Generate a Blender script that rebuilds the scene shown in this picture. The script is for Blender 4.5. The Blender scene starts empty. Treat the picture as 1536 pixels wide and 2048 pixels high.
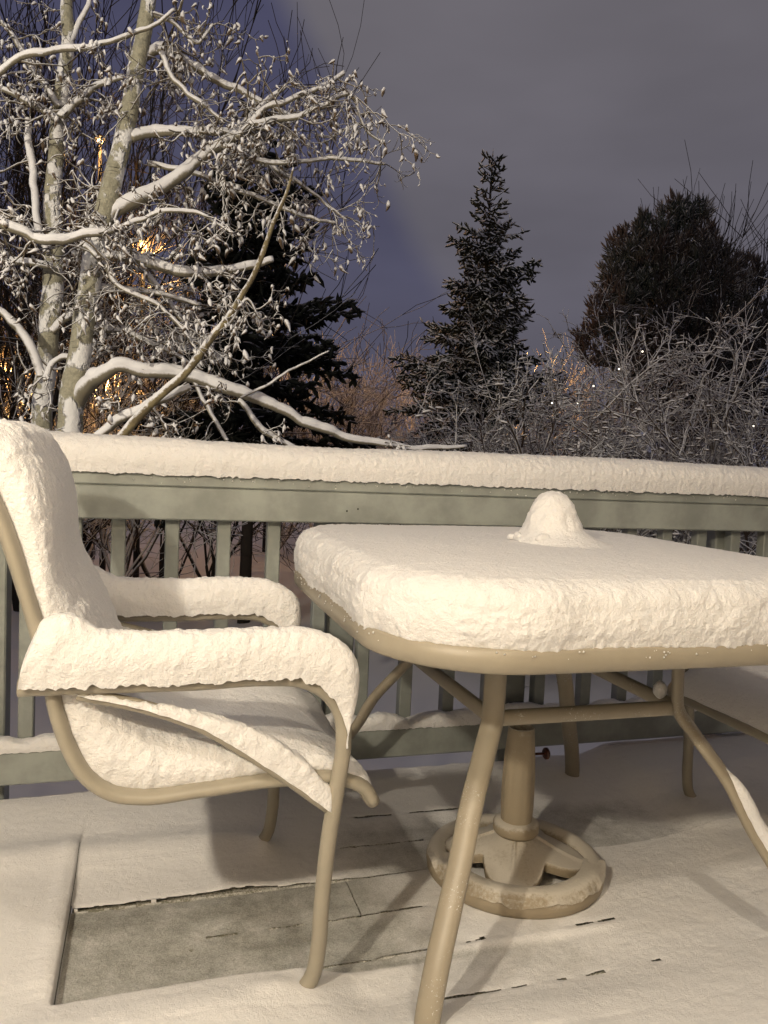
import bpy, math, random
import numpy as np
from mathutils import Matrix, Vector
C = bpy.context.scene.collection
scene = bpy.context.scene
PI = math.pi

# ------------------------------------------------------------------ camera
CAM = np.array([0.0, -2.149, 0.971])
YAW, PITCH, ROLL = 0.29773, 0.065637, 0.044617
FPX = 1540.0                                            # focal length in pixels of the 1536 x 2048 photograph
def _basis():
    cy, sy, cp, sp = math.cos(YAW), math.sin(YAW), math.cos(PITCH), math.sin(PITCH)
    fw = np.array([sy*cp, cy*cp, -sp]); r = np.array([cy, -sy, 0.0]); u = np.cross(r, fw)
    c, s = math.cos(ROLL), math.sin(ROLL)
    return c*r + s*u, -s*r + c*u, fw
RGT, UPV, FWD = _basis()
cam = bpy.data.cameras.new('camera'); camo = bpy.data.objects.new('camera', cam); C.objects.link(camo)
cam.sensor_fit = 'VERTICAL'; cam.sensor_height = 36.0; cam.lens = 36.0*FPX/2048.0
cam.clip_start = 0.02; cam.clip_end = 2000
camo.matrix_world = Matrix(((RGT[0], UPV[0], -FWD[0], CAM[0]), (RGT[1], UPV[1], -FWD[1], CAM[1]), (RGT[2], UPV[2], -FWD[2], CAM[2]), (0, 0, 0, 1)))
scene.camera = camo

def ray(px, py):
    return FWD + RGT*((px-768)/FPX) - UPV*((py-1024)/FPX)
def at(px, py, Y):                                      # where the line of sight of a photo pixel meets the depth Y
    d = ray(px, py); return CAM + d*((Y - CAM[1])/d[1])

# ------------------------------------------------------------------ world: low cloud lit by the town, crossed by a window reflection's edge
world = bpy.data.worlds.new('World'); scene.world = world; world.use_nodes = True
nt = world.node_tree; N, L = nt.nodes, nt.links
bg = N['Background']; bg.inputs['Strength'].default_value = 1.0
tc = N.new('ShaderNodeTexCoord')
na, nb = ray(560, 0), ray(850, 520)  # diagonal edge of a reflection in the window glass, put into the sky colour
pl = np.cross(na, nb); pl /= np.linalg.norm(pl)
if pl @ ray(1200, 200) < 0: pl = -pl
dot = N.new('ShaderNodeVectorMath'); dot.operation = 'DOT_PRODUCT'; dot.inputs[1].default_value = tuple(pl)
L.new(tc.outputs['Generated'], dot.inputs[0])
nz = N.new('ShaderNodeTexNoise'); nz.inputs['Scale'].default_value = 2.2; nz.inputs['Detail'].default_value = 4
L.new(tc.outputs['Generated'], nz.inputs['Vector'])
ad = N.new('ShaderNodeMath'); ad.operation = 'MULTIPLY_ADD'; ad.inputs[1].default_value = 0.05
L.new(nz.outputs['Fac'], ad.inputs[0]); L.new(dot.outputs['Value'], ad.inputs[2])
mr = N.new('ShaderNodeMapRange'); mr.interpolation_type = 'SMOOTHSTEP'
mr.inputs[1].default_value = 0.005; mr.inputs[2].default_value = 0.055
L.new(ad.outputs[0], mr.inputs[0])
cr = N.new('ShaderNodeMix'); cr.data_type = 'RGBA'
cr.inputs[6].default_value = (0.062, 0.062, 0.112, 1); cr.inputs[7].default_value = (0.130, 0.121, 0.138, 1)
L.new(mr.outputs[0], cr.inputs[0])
# paler, more violet toward the skyline
sx = N.new('ShaderNodeSeparateXYZ'); L.new(tc.outputs['Generated'], sx.inputs[0])
hz = N.new('ShaderNodeMapRange'); hz.interpolation_type = 'SMOOTHSTEP'
hz.inputs[1].default_value = 0.55; hz.inputs[2].default_value = 0.0
L.new(sx.outputs['Z'], hz.inputs[0])
c2 = N.new('ShaderNodeMix'); c2.data_type = 'RGBA'; c2.inputs[7].default_value = (0.094, 0.091, 0.126, 1)
hm = N.new('ShaderNodeMath'); hm.operation = 'MULTIPLY'; hm.inputs[1].default_value = 0.75
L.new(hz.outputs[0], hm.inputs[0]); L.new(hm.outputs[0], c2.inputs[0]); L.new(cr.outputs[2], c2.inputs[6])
nz2 = N.new('ShaderNodeTexNoise'); nz2.inputs['Scale'].default_value = 3.1; nz2.inputs['Detail'].default_value = 3
mp2 = N.new('ShaderNodeMapping'); mp2.inputs['Scale'].default_value = (1, 1, 3.2); mp2.inputs['Rotation'].default_value = (0, .25, 0)
L.new(tc.outputs['Generated'], mp2.inputs[0]); L.new(mp2.outputs[0], nz2.inputs['Vector'])
mr2 = N.new('ShaderNodeMapRange'); mr2.inputs[1].default_value = .3; mr2.inputs[2].default_value = .7; mr2.inputs[3].default_value = .86; mr2.inputs[4].default_value = 1.1
L.new(nz2.outputs['Fac'], mr2.inputs[0])
vm = N.new('ShaderNodeVectorMath'); vm.operation = 'SCALE'
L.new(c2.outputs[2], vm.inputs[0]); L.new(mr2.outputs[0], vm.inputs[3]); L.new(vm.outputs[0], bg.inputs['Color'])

# ------------------------------------------------------------------ lamps on the house behind the camera, plus an added spot
def lamp(name, loc, watts, col, radius):
    l = bpy.data.lights.new(name, 'POINT'); l.energy = watts; l.color = col; l.shadow_soft_size = radius
    o = bpy.data.objects.new(name, l); o.location = loc; C.objects.link(o); return o
lamp('porch_light', (0.42, -2.35, 2.5), 58, (1, .87, .68), .05)
lamp('wall_lantern', (-0.92, -2.25, 1.76), 124, (1, .87, .67), .04)
lamp('flood_light', (-3.3, -3.0, 5.6), 220, (1, .88, .70), .09)
# extra spot out of view, added only to brighten the trees
yl = bpy.data.lights.new('tree_fill_spot', 'SPOT'); yl.energy = 1300; yl.color = (1, .88, .70); yl.shadow_soft_size = .07
yl.spot_size = math.radians(60); yl.spot_blend = .6
yo = bpy.data.objects.new('tree_fill_spot', yl); C.objects.link(yo); yo.location = (-4.6, -1.2, 3.3)
yo.rotation_euler = (Vector((.2, 4.6, 3.4)) - Vector(yo.location)).to_track_quat('-Z', 'Y').to_euler()

scene.view_settings.view_transform = 'Standard'; scene.view_settings.look = 'None'
scene.view_settings.exposure = 0.10; scene.view_settings.gamma = 1.0; scene.view_settings.use_curve_mapping = False
scene.render.engine = 'CYCLES'
scene.cycles.max_bounces = 5; scene.cycles.diffuse_bounces = 3; scene.cycles.glossy_bounces = 2
scene.cycles.sample_clamp_indirect = 4.0

# ------------------------------------------------------------------ numpy helpers
rng = np.random.default_rng(7)
def _h(i, j, k, s):
    n = (i*374761393 + j*668265263 + k*2147483647 + s*1274126177) & 0xffffffff
    n = ((n ^ (n >> 13))*1274126177) & 0xffffffff
    n = ((n ^ (n >> 16))*2246822519) & 0xffffffff
    return ((n >> 8) & 0xffff)/32767.5 - 1.0
def noise(P, seed=0):                                   # smooth value noise, -1..1
    P = np.asarray(P, float); I = np.floor(P).astype(np.int64); F = P - I; F = F*F*(3 - 2*F)
    o = 0
    for a in (0, 1):
        wa = F[:, 0] if a else 1 - F[:, 0]
        for b in (0, 1):
            wb = F[:, 1] if b else 1 - F[:, 1]
            for c in (0, 1):
                wc = F[:, 2] if c else 1 - F[:, 2]
                o = o + wa*wb*wc*_h(I[:, 0]+a, I[:, 1]+b, I[:, 2]+c, seed)
    return o
def fbm(P, f, octv=3, seed=0):
    o = 0; a = 1.0; P = np.asarray(P, float)
    for k in range(octv):
        o = o + a*noise(P*f + k*17.3, seed+k); a *= .5; f *= 2.03
    return o
class MB:
    def __init__(s): s.v = []; s.f = []; s.n = 0
    def add(s, v, f):
        v = np.asarray(v, float).reshape(-1, 3)
        s.v.append(v); s.f.append((np.asarray(f, np.int64) + s.n)); s.n += len(v)
    def verts(s): return np.concatenate(s.v)
    def build(s, name, mat, parent=None, smooth=True, disp=None):
        V = s.verts()
        if disp is not None: V = disp(V)
        me = bpy.data.meshes.new(name)
        quads = [f for f in s.f if f.shape[1] == 4]; tris = [f for f in s.f if f.shape[1] == 3]
        Q = np.concatenate(quads) if quads else np.zeros((0, 4), np.int64)
        T = np.concatenate(tris) if tris else np.zeros((0, 3), np.int64)
        me.vertices.add(len(V)); me.vertices.foreach_set('co', V.ravel())
        loops = np.concatenate([Q.ravel(), T.ravel()])
        me.loops.add(len(loops)); me.loops.foreach_set('vertex_index', loops)
        st = np.concatenate([np.arange(len(Q))*4, len(Q)*4 + np.arange(len(T))*3])
        me.polygons.add(len(st)); me.polygons.foreach_set('loop_start', st)
        me.polygons.foreach_set('loop_total', np.concatenate([np.full(len(Q), 4), np.full(len(T), 3)]))
        me.update(calc_edges=True); me.validate()
        me.polygons.foreach_set('use_smooth', np.full(len(me.polygons), bool(smooth)))
        me.materials.append(mat)
        o = bpy.data.objects.new(name, me); C.objects.link(o)
        if parent is not None: o.parent = parent
        return o
    def grid(s, V, nu, nv, closeu=False, closev=False):  # V indexed [u*nv+v]
        uu = np.arange(nu if closeu else nu-1); vv = np.arange(nv if closev else nv-1)
        U, W = np.meshgrid(uu, vv, indexing='ij'); U = U.ravel(); W = W.ravel()
        U2 = (U+1) % nu; W2 = (W+1) % nv
        s.add(V, np.stack([U*nv+W, U2*nv+W, U2*nv+W2, U*nv+W2], 1))
    def box(s, lo, hi, bev=0.0):
        lo = np.array(lo, float); hi = np.array(hi, float); b = min(bev, *((hi-lo)/2.01))
        if b <= 0:
            V = [[(lo, hi)[i][0], (lo, hi)[j][1], (lo, hi)[k][2]] for i in (0, 1) for j in (0, 1) for k in (0, 1)]
            s.add(V, [[0, 1, 3, 2], [4, 6, 7, 5], [0, 4, 5, 1], [2, 3, 7, 6], [0, 2, 6, 4], [1, 5, 7, 3]]); return
        V = []; 
        for i in (0, 1):
            for j in (0, 1):
                for k in (0, 1):
                    c = np.array([(lo, hi)[i][0], (lo, hi)[j][1], (lo, hi)[k][2]])
                    d = np.array([1-2*i, 1-2*j, 1-2*k])*b
                    for a in range(3):
                        p = c + d; p[a] = c[a]; V.append(p)
        ix = lambda i, j, k, a: (i*4+j*2+k)*3+a
        Q = []; T = []
        for i in (0, 1):
            q = [ix(i, 0, 0, 0), ix(i, 0, 1, 0), ix(i, 1, 1, 0), ix(i, 1, 0, 0)]; Q.append(q if i == 0 else q[::-1])
            q = [ix(0, i, 0, 1), ix(1, i, 0, 1), ix(1, i, 1, 1), ix(0, i, 1, 1)]; Q.append(q if i == 0 else q[::-1])
            q = [ix(0, 0, i, 2), ix(0, 1, i, 2), ix(1, 1, i, 2), ix(1, 0, i, 2)]; Q.append(q if i == 0 else q[::-1])
        for i in (0, 1):
            for j in (0, 1):
                f = (i + j) % 2 == 0
                q = [ix(i, j, 0, 0), ix(i, j, 0, 1), ix(i, j, 1, 1), ix(i, j, 1, 0)]; Q.append(q[::-1] if f else q)
                q = [ix(i, 0, j, 0), ix(i, 1, j, 0), ix(i, 1, j, 2), ix(i, 0, j, 2)]; Q.append(q[::-1] if f else q)
                q = [ix(0, i, j, 1), ix(0, i, j, 2), ix(1, i, j, 2), ix(1, i, j, 1)]; Q.append(q[::-1] if f else q)
        for i in (0, 1):
            for j in (0, 1):
                for k in (0, 1):
                    t = [ix(i, j, k, 0), ix(i, j, k, 1), ix(i, j, k, 2)]; T.append(t if (i+j+k) % 2 == 0 else t[::-1])
        V = np.array(V); n0 = s.n
        s.add(V, Q); s.f.append(np.array(T) + n0)
    def tube(s, pts, rad, n=8, cap=True, flat=1.0, ref=None, tw=None):
        P = np.asarray(pts, float); m = len(P); R = np.broadcast_to(np.asarray(rad, float), (m,))
        T = np.gradient(P, axis=0); T /= np.linalg.norm(T, axis=1)[:, None] + 1e-12
        if ref is None:
            mt = np.abs(T).mean(0); ref = np.eye(3)[int(np.argmin(mt))]
        A = np.cross(T, ref); A /= np.linalg.norm(A, axis=1)[:, None] + 1e-12
        B = np.cross(A, T)                              # B runs along ref
        th = np.arange(n)*2*PI/n
        V = P[:, None] + R[:, None, None]*(A[:, None]*np.cos(th)[None, :, None]*flat + B[:, None]*np.sin(th)[None, :, None])
        if cap:
            V = np.concatenate([np.repeat(P[:1, None], n, 1), V, np.repeat(P[-1:, None], n, 1)], 0); m += 2
        s.grid(V.reshape(-1, 3), m, n, closev=True)
    def tubes(s, P, R, n=4):                            # many tubes at once: P (N, m, 3), R (N, m)
        P = np.asarray(P, float); R = np.asarray(R, float)
        if len(P) == 0: return
        K, m = P.shape[:2]; T = np.gradient(P, axis=1); T /= np.linalg.norm(T, axis=2)[..., None] + 1e-12
        mt = np.abs(T).mean(1); ref = np.eye(3)[np.argmin(mt, axis=1)][:, None, :]
        A = np.cross(T, np.broadcast_to(ref, T.shape)); A /= np.linalg.norm(A, axis=2)[..., None] + 1e-12; B = np.cross(A, T)
        th = np.arange(n)*2*PI/n
        V = P[:, :, None] + R[:, :, None, None]*(A[:, :, None]*np.cos(th)[:, None] + B[:, :, None]*np.sin(th)[:, None])
        I = np.arange(m-1)[:, None]*n; a = np.arange(n)[None]; b2 = (a+1) % n
        f = np.stack([I+a, I+n+a, I+n+b2, I+b2], -1).reshape(-1, 4)
        F = (np.arange(K)*m*n)[:, None, None] + f[None]
        s.add(V.reshape(-1, 3), F.reshape(-1, 4))
    def lathe(s, prof, c=(0, 0, 0), n=32):
        prof = np.asarray(prof, float); th = np.arange(n)*2*PI/n
        V = np.stack([prof[:, None, 0]*np.cos(th), prof[:, None, 0]*np.sin(th), np.repeat(prof[:, 1:2], n, 1)], -1) + np.array(c)
        s.grid(V.reshape(-1, 3), len(prof), n, closev=True)
def spline(pts, n):
    P = np.asarray(pts, float); d = np.r_[0, np.cumsum(np.linalg.norm(np.diff(P, axis=0), axis=1))]
    t = np.linspace(0, d[-1], n); m = len(P); tan = np.gradient(P, d, axis=0)
    i = np.clip(np.searchsorted(d, t, side='right')-1, 0, m-2); h = (d[i+1]-d[i])[:, None]; x = ((t-d[i])[:, None])/h
    return (2*x**3-3*x**2+1)*P[i] + (x**3-2*x**2+x)*h*tan[i] + (-2*x**3+3*x**2)*P[i+1] + (x**3-x**2)*h*tan[i+1]
def sstep(a, b, x):
    t = np.clip((x-a)/(b-a), 0, 1); return t*t*(3-2*t)
def empty(name, loc, label=None, cat=None, group=None, rz=0):
    o = bpy.data.objects.new(name, None); o.empty_display_size = .1; o.location = loc; o.rotation_euler = (0, 0, rz); C.objects.link(o)
    return tag(o, label, cat, group)
def tag(o, label=None, cat=None, group=None, kind=None):
    for k, v in (('label', label), ('category', cat), ('group', group), ('kind', kind)):
        if v: o[k] = v
    return o

# ------------------------------------------------------------------ materials
def mat(name, col, rough=.7, spec=.3):
    m = bpy.data.materials.new(name); m.use_nodes = True
    b = m.node_tree.nodes['Principled BSDF']
    b.inputs['Base Color'].default_value = (*col, 1); b.inputs['Roughness'].default_value = rough
    b.inputs['Specular IOR Level'].default_value = spec
    return m, m.node_tree, b
def texco(t): return t.nodes.new('ShaderNodeTexCoord')
def nnode(t, scale, detail=4, rough=.6, vec=None, stretch=None):
    n = t.nodes.new('ShaderNodeTexNoise'); n.inputs['Scale'].default_value = scale; n.inputs['Detail'].default_value = detail
    n.inputs['Roughness'].default_value = rough
    src = vec if vec is not None else texco(t).outputs['Object']
    if stretch:
        mp = t.nodes.new('ShaderNodeMapping'); mp.inputs['Scale'].default_value = stretch; t.links.new(src, mp.inputs[0]); src = mp.outputs[0]
    t.links.new(src, n.inputs['Vector']); return n
def ramp(t, src, a, b, lo=0., hi=1.):
    r = t.nodes.new('ShaderNodeMapRange'); r.interpolation_type = 'SMOOTHSTEP'
    r.inputs[1].default_value = a; r.inputs[2].default_value = b; r.inputs[3].default_value = lo; r.inputs[4].default_value = hi
    t.links.new(src, r.inputs[0]); return r.outputs[0]
def mix(t, fac, a, b):
    m = t.nodes.new('ShaderNodeMix'); m.data_type = 'RGBA'
    for s, x in ((6, a), (7, b)):
        if isinstance(x, tuple): m.inputs[s].default_value = (*x, 1)
        else: t.links.new(x, m.inputs[s])
    if isinstance(fac, float): m.inputs[0].default_value = fac
    else: t.links.new(fac, m.inputs[0])
    return m.outputs[2]
def bump(t, b, src, dist, strength=1.0):
    n = t.nodes.new('ShaderNodeBump'); n.inputs['Distance'].default_value = dist; n.inputs['Strength'].default_value = strength
    t.links.new(src, n.inputs['Height']); t.links.new(n.outputs[0], b.inputs['Normal']); return n
def math2(t, op, a, b):
    m = t.nodes.new('ShaderNodeMath'); m.operation = op
    for i, x in enumerate((a, b)):
        if isinstance(x, (int, float)): m.inputs[i].default_value = x
        else: t.links.new(x, m.inputs[i])
    return m.outputs[0]
SNOWC = (.86, .85, .845)
def snow_mat(name, bscale=230, bdist=.0036, sss=.0):
    m, t, b = mat(name, SNOWC, .75, .12)
    n1 = nnode(t, bscale, 5, .7); n2 = nnode(t, bscale*.28, 3, .6)
    h = math2(t, 'ADD', n1.outputs['Fac'], math2(t, 'MULTIPLY', n2.outputs['Fac'], 1.6))
    bump(t, b, h, bdist)
    if sss:
        b.inputs['Subsurface Weight'].default_value = sss; b.inputs['Subsurface Radius'].default_value = (1, .9, .8); b.inputs['Subsurface Scale'].default_value = .008
    return m
M_snow = snow_mat('snow', sss=.18)
M_snow_fine = snow_mat('settled_snow', 420, .0009)
M_snow_far = mat('distant_snow', (.8, .8, .81), .8, .1)[0]
def painted(name, col, dustamt=0.0):
    m, t, b = mat(name, col, .45, .4)
    n = nnode(t, 7, 5); g = nnode(t, 60, 4, .6, stretch=(.15, 1, 1))
    dark = tuple(c*.78 for c in col); light = tuple(min(1, c*1.12) for c in col)
    cc = mix(t, ramp(t, n.outputs['Fac'], .35, .65), dark, light)
    bump(t, b, g.outputs['Fac'], .0008, .5)
    if dustamt:
        d = nnode(t, 90, 4, .75)
        cc = mix(t, ramp(t, d.outputs['Fac'], .68-dustamt, .74), cc, (.8, .8, .8))
    t.links.new(cc, b.inputs['Base Color']); return m
M_rail = painted('painted_rail', (.28, .302, .284))
def metal(name, col, rough=.38, speck=0.):
    m, t, b = mat(name, col, rough, .5)
    n = nnode(t, 25, 4); cc = mix(t, n.outputs['Fac'], tuple(c*.85 for c in col), tuple(c*1.1 for c in col))
    f = nnode(t, 900, 2); bump(t, b, f.outputs['Fac'], .0003, .6)
    if speck:
        d = nnode(t, 260, 4, .85); e = nnode(t, 9, 2)
        k = math2(t, 'MULTIPLY', ramp(t, d.outputs['Fac'], .6, .66), ramp(t, e.outputs['Fac'], .56, .66))
        cc = mix(t, k, cc, (.85, .85, .85))
    t.links.new(cc, b.inputs['Base Color']); return m
M_chair = metal('tan_powder_coat', (.305, .278, .222), .42)
M_rim = metal('rim_powder_coat', (.305, .272, .212), .42)
M_table = metal('table_powder_coat', (.305, .268, .205), .42, .3)
M_sling = mat('sling_fabric', (.33, .28, .2), .8)[0]
M_glass = mat('table_glass', (.05, .06, .055), .1, .5)[0]
def deck_mat():
    m, t, b = mat('frosted_deck_board', (.15, .16, .13), .7, .25)
    o = texco(t).outputs['Object']
    g = nnode(t, 40, 5, .65, vec=o, stretch=(.08, 1, 1)); d = nnode(t, 170, 4, .8, vec=o); e = nnode(t, 5, 3, .6, vec=o)
    wood = mix(t, g.outputs['Fac'], (.13, .13, .10), (.235, .225, .175))
    k = math2(t, 'ADD', d.outputs['Fac'], math2(t, 'MULTIPLY', math2(t, 'SUBTRACT', e.outputs['Fac'], .5), .5))
    cc = mix(t, ramp(t, k, .40, .66), wood, (.62, .61, .58))
    t.links.new(cc, b.inputs['Base Color']); bump(t, b, k, .0018); return m
M_deck = deck_mat()
def decksnow_mat():
    m, t, b = mat('deck_snow', SNOWC, .75, .12)
    o = texco(t).outputs['Object']
    at_ = t.nodes.new('ShaderNodeAttribute'); at_.attribute_name = 'cover'
    g = nnode(t, 40, 5, .65, vec=o, stretch=(.08, 1, 1)); d = nnode(t, 330, 4, .8, vec=o); e = nnode(t, 14, 4, .65, vec=o)
    wood = mix(t, g.outputs['Fac'], (.15, .157, .138), (.27, .272, .24))
    k = math2(t, 'ADD', math2(t, 'MULTIPLY', d.outputs['Fac'], .55), math2(t, 'MULTIPLY', e.outputs['Fac'], .45))
    k2 = math2(t, 'ADD', math2(t, 'MULTIPLY', at_.outputs['Fac'], .85), math2(t, 'SUBTRACT', k, .5))
    cc = mix(t, ramp(t, k2, -.22, .42), wood, SNOWC)
    t.links.new(cc, b.inputs['Base Color'])
    h = math2(t, 'ADD', d.outputs['Fac'], math2(t, 'MULTIPLY', nnode(t, 70, 3, .6, vec=o).outputs['Fac'], 1.2)); bump(t, b, h, .0022); return m
M_decksnow = decksnow_mat()
def stand_mat():
    m, t, b = mat('stand_resin', (.34, .27, .17), .55, .35)
    gm = t.nodes.new('ShaderNodeNewGeometry'); s = t.nodes.new('ShaderNodeSeparateXYZ'); t.links.new(gm.outputs['Normal'], s.inputs[0])
    d = nnode(t, 120, 4, .75); e = nnode(t, 8, 3)
    k = math2(t, 'ADD', s.outputs['Z'], math2(t, 'MULTIPLY', math2(t, 'SUBTRACT', math2(t, 'ADD', d.outputs['Fac'], e.outputs['Fac']), 1.0), 1.3))
    cc = mix(t, ramp(t, k, .2, .9, 0, .62), (.31, .26, .185), (.72, .69, .63))
    t.links.new(cc, b.inputs['Base Color']); bump(t, b, d.outputs['Fac'], .0015, .7); return m
M_stand = stand_mat()
M_knob = mat('knob_plastic', (.05, .018, .014), .4)[0]
M_dark = mat('screw_hole', (.02, .02, .018), .8)[0]
def snowy(name, bark, lo, hi, nscale=30, namp=.9, white=(.78, .78, .79), stretch=None, vary=None):
    """bark or needles with snow lying wherever the surface faces up"""
    m, t, b = mat(name, bark, .85, .15)
    gm = t.nodes.new('ShaderNodeNewGeometry'); s = t.nodes.new('ShaderNodeSeparateXYZ'); t.links.new(gm.outputs['Normal'], s.inputs[0])
    n = nnode(t, nscale, 4, .7, stretch=stretch)
    k = math2(t, 'ADD', s.outputs['Z'], math2(t, 'MULTIPLY', math2(t, 'SUBTRACT', n.outputs['Fac'], .5), namp))
    base = bark if vary is None else mix(t, ramp(t, nnode(t, nscale*.4, 3).outputs['Fac'], .4, .6), bark, vary)
    t.links.new(mix(t, ramp(t, k, lo, hi), base, white), b.inputs['Base Color']); return m
def aspen_mat():
    """pale aspen bark with dark scars and snow blown onto it in patches"""
    m, t, b = mat('aspen_bark', (.4, .38, .3), .8, .2)
    o = texco(t).outputs['Object']
    pt = nnode(t, 5.5, 4, .6, vec=o, stretch=(1, 1, .75)); ln = nnode(t, 9, 3, .6, vec=o, stretch=(.5, .5, 7)); sp = nnode(t, 34, 3, .7, vec=o)
    bark = mix(t, ramp(t, sp.outputs['Fac'], .35, .7), (.36, .345, .26), (.25, .24, .18))
    bark = mix(t, ramp(t, ln.outputs['Fac'], .64, .70), bark, (.035, .03, .024))
    cc = mix(t, ramp(t, pt.outputs['Fac'], .49, .535), bark, (.76, .76, .75))
    t.links.new(cc, b.inputs['Base Color'])
    bump(t, b, math2(t, 'ADD', ramp(t, pt.outputs['Fac'], .49, .56), math2(t, 'MULTIPLY', sp.outputs['Fac'], .5)), .02); return m
M_aspen = aspen_mat()
M_limb = snowy('limb_bark', (.20, .18, .13), -.5, -.1, 40, .5)
M_twig = snowy('twig_bark', (.10, .085, .065), -.2, .35, 50, 1.1, vary=(.16, .13, .09))
M_leaf = snowy('frozen_leaf', (.12, .085, .055), -.5, .1, 40, 1.1)
M_stick = snowy('stick_bark', (.15, .12, .07), .1, .5, 30, 1.4, vary=(.24, .2, .11))
M_spruce = snowy('spruce_needles', (.018, .024, .018), -.05, .42, 1.6, 1.8, (.82, .83, .86), vary=(.03, .03, .02))
M_darkspruce = snowy('dark_needles', (.012, .014, .012), .75, 1.05, 2.0, .7, (.5, .5, .53))
M_pine = snowy('pine_needles', (.11, .080, .066), -.05, .6, 2.2, 1.5, (.55, .53, .53), vary=(.05, .06, .05))
M_shrub = snowy('shrub_twigs', (.09, .07, .05), -.4, .15, 6, 1.0, (.84, .83, .82), vary=(.085, .06, .045))
M_bare = snowy('bare_twigs', (.03, .026, .024), .3, .8, 6, .6, (.6, .6, .62))
M_trunkdark = mat('dark_trunk', (.035, .028, .022), .9)[0]

# ------------------------------------------------------------------ ground
GZ = -1.7
g = MB(); xs = np.r_[np.linspace(-260, -26, 12), np.linspace(-24, 34, 117), np.linspace(40, 300, 12)]; ys = np.r_[np.linspace(.3, 30, 120), np.linspace(33, 420, 20)]
X, Y = np.meshgrid(xs, ys, indexing='ij'); P = np.stack([X.ravel(), Y.ravel(), np.zeros(X.size)], 1)
P[:, 2] = GZ + .10*fbm(P, .35, 3, 3) + .03*fbm(P, 1.7, 2, 5) + .012*np.clip(P[:, 1]-12, 0, 80)
g.grid(P, len(xs), len(ys))
tag(g.build('ground', M_snow_far), 'snow covered lawn beyond the deck railing', None, None, 'structure')

# ------------------------------------------------------------------ unseen house wall, added behind the camera for warm bounce light
M_wall = mat('beige_siding', (.62, .53, .41), .8, .2)[0]
wall = empty('bounce_wall', (0, -2.6, 0), 'beige clapboard house wall, unseen behind the viewer, added to bounce warm light', 'wall')
protoW = None
for k in range(20):
    if protoW is None:
        b = MB(); V = [(-6, 0, 0), (6, 0, 0), (6, .018, -.0), (-6, .018, -.0), (-6, -.03, .2), (6, -.03, .2), (6, 0.002, .2), (-6, 0.002, .2)]
        b.add(V, [[3, 2, 6, 7], [0, 1, 2, 3], [4, 5, 1, 0], [7, 6, 5, 4], [0, 3, 7, 4], [1, 5, 6, 2]]); protoW = b.build('siding_board', M_wall, wall, smooth=False); o = protoW
    else:
        o = protoW.copy(); C.objects.link(o); o.parent = wall
    o.location = (0, 0, -1.0 + .199*k)

# ------------------------------------------------------------------ deck with boards and settled snow
deck = empty('deck', (0, 0, 0)); deck['kind'] = 'structure'; deck['label'] = 'grey wooden deck floor under settled snow'
PITCHB = .1425; GAPS = [-.065 - PITCHB*k for k in range(15)]      # gap centres at -.065, -.2075, -.35, -.4925, -.635, -.7775 ...
bw = (PITCHB-.0085)/2
def board(lo, hi):
    b = MB(); b.box(lo, hi, .004); return b.build('board', M_deck, deck, smooth=False)
BY = [g_ + PITCHB/2 for g_ in GAPS]
for i, yc in enumerate(BY):
    if yc + bw > .1: yc_hi = .05
    joint = .4555 if abs(yc + .563) < .02 else (1.52 if i % 3 == 0 else None)
    segs = [(-.1335, joint-.002), (joint+.002, 3.0)] if joint else [(-.1335, 3.0)]
    for a, c in segs: board((a, yc-bw, -.028), (c, yc+bw, 0))
    board((-1.6, yc-bw, -.028), (-.2785, yc+bw, 0))
board((-.2745, -2.3, -.028), (-.1385, .0, 0))                       # the board that runs across
f_ = MB(); f_.box((-1.6, .028, -.26), (3.0, .066, -.03), .004); f_.build('fascia', M_rail, deck, smooth=False)
xs = np.unique(np.r_[np.arange(-1.5, -.30, .02), np.arange(-.30, 2.0, .0105), np.arange(2.0, 3.0, .02), [-.1385, -.137, -.1355, -.1345, -.132, -.129, .4527, .4541, .4555, .4569, .4583]])
yy = [np.arange(-2.1, -1.25, .02), np.arange(-1.25, .07, .0055)]
for g_ in GAPS: yy.append(np.array([g_-.0075, g_-.006, g_-.0045, g_+.0045, g_+.006, g_+.0075, g_-.0034, g_-.002, g_, g_+.002, g_+.0034, g_+.005]))
ys = np.unique(np.concatenate(yy)); ys = ys[ys <= .068]
X, Y = np.meshgrid(xs, ys, indexing='ij'); x = X.ravel(); y = Y.ravel()
P0 = np.stack([x, y, 0*x], 1)
big = fbm(P0, 2.2, 2, 11)
t = .034 + .007*big
# under the seat only a dusting has blown in
sh = sstep(-.140, -.132, x)*sstep(-.488, -.4965, y)*sstep(-.822, -.796, y)*sstep(.92 + .06*big, .40, x)
t = t*(1-sh) + sh*(.0016 + .0006*fbm(P0, 60, 3, 21))
far_thin = sstep(-.14, -.13, x)*sstep(-.50, -.49, y)*sstep(-.15, -.30, y)*sstep(.1, .35, x)
t = t*(1-far_thin*.72)
mid = sstep(-.14, -.13, x)*sstep(-.4935, -.489, y)*sstep(-.12, -.47, y)*sstep(.30, .1, x)
t = t*(1-mid*.62)
und = sstep(.35, .6, x)*sstep(1.5, 1.2, x)*sstep(-1.05, -.85, y)*sstep(-.02, -.2, y)*(1-sh)
t = t*(1-und*.6)
near_thin = sstep(.28, .40, x)*sstep(1.1, .8, x)*sstep(-.79, -.81, y)*sstep(-1.02, -.88, y)
t = t*(1-near_thin*.75)
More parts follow.
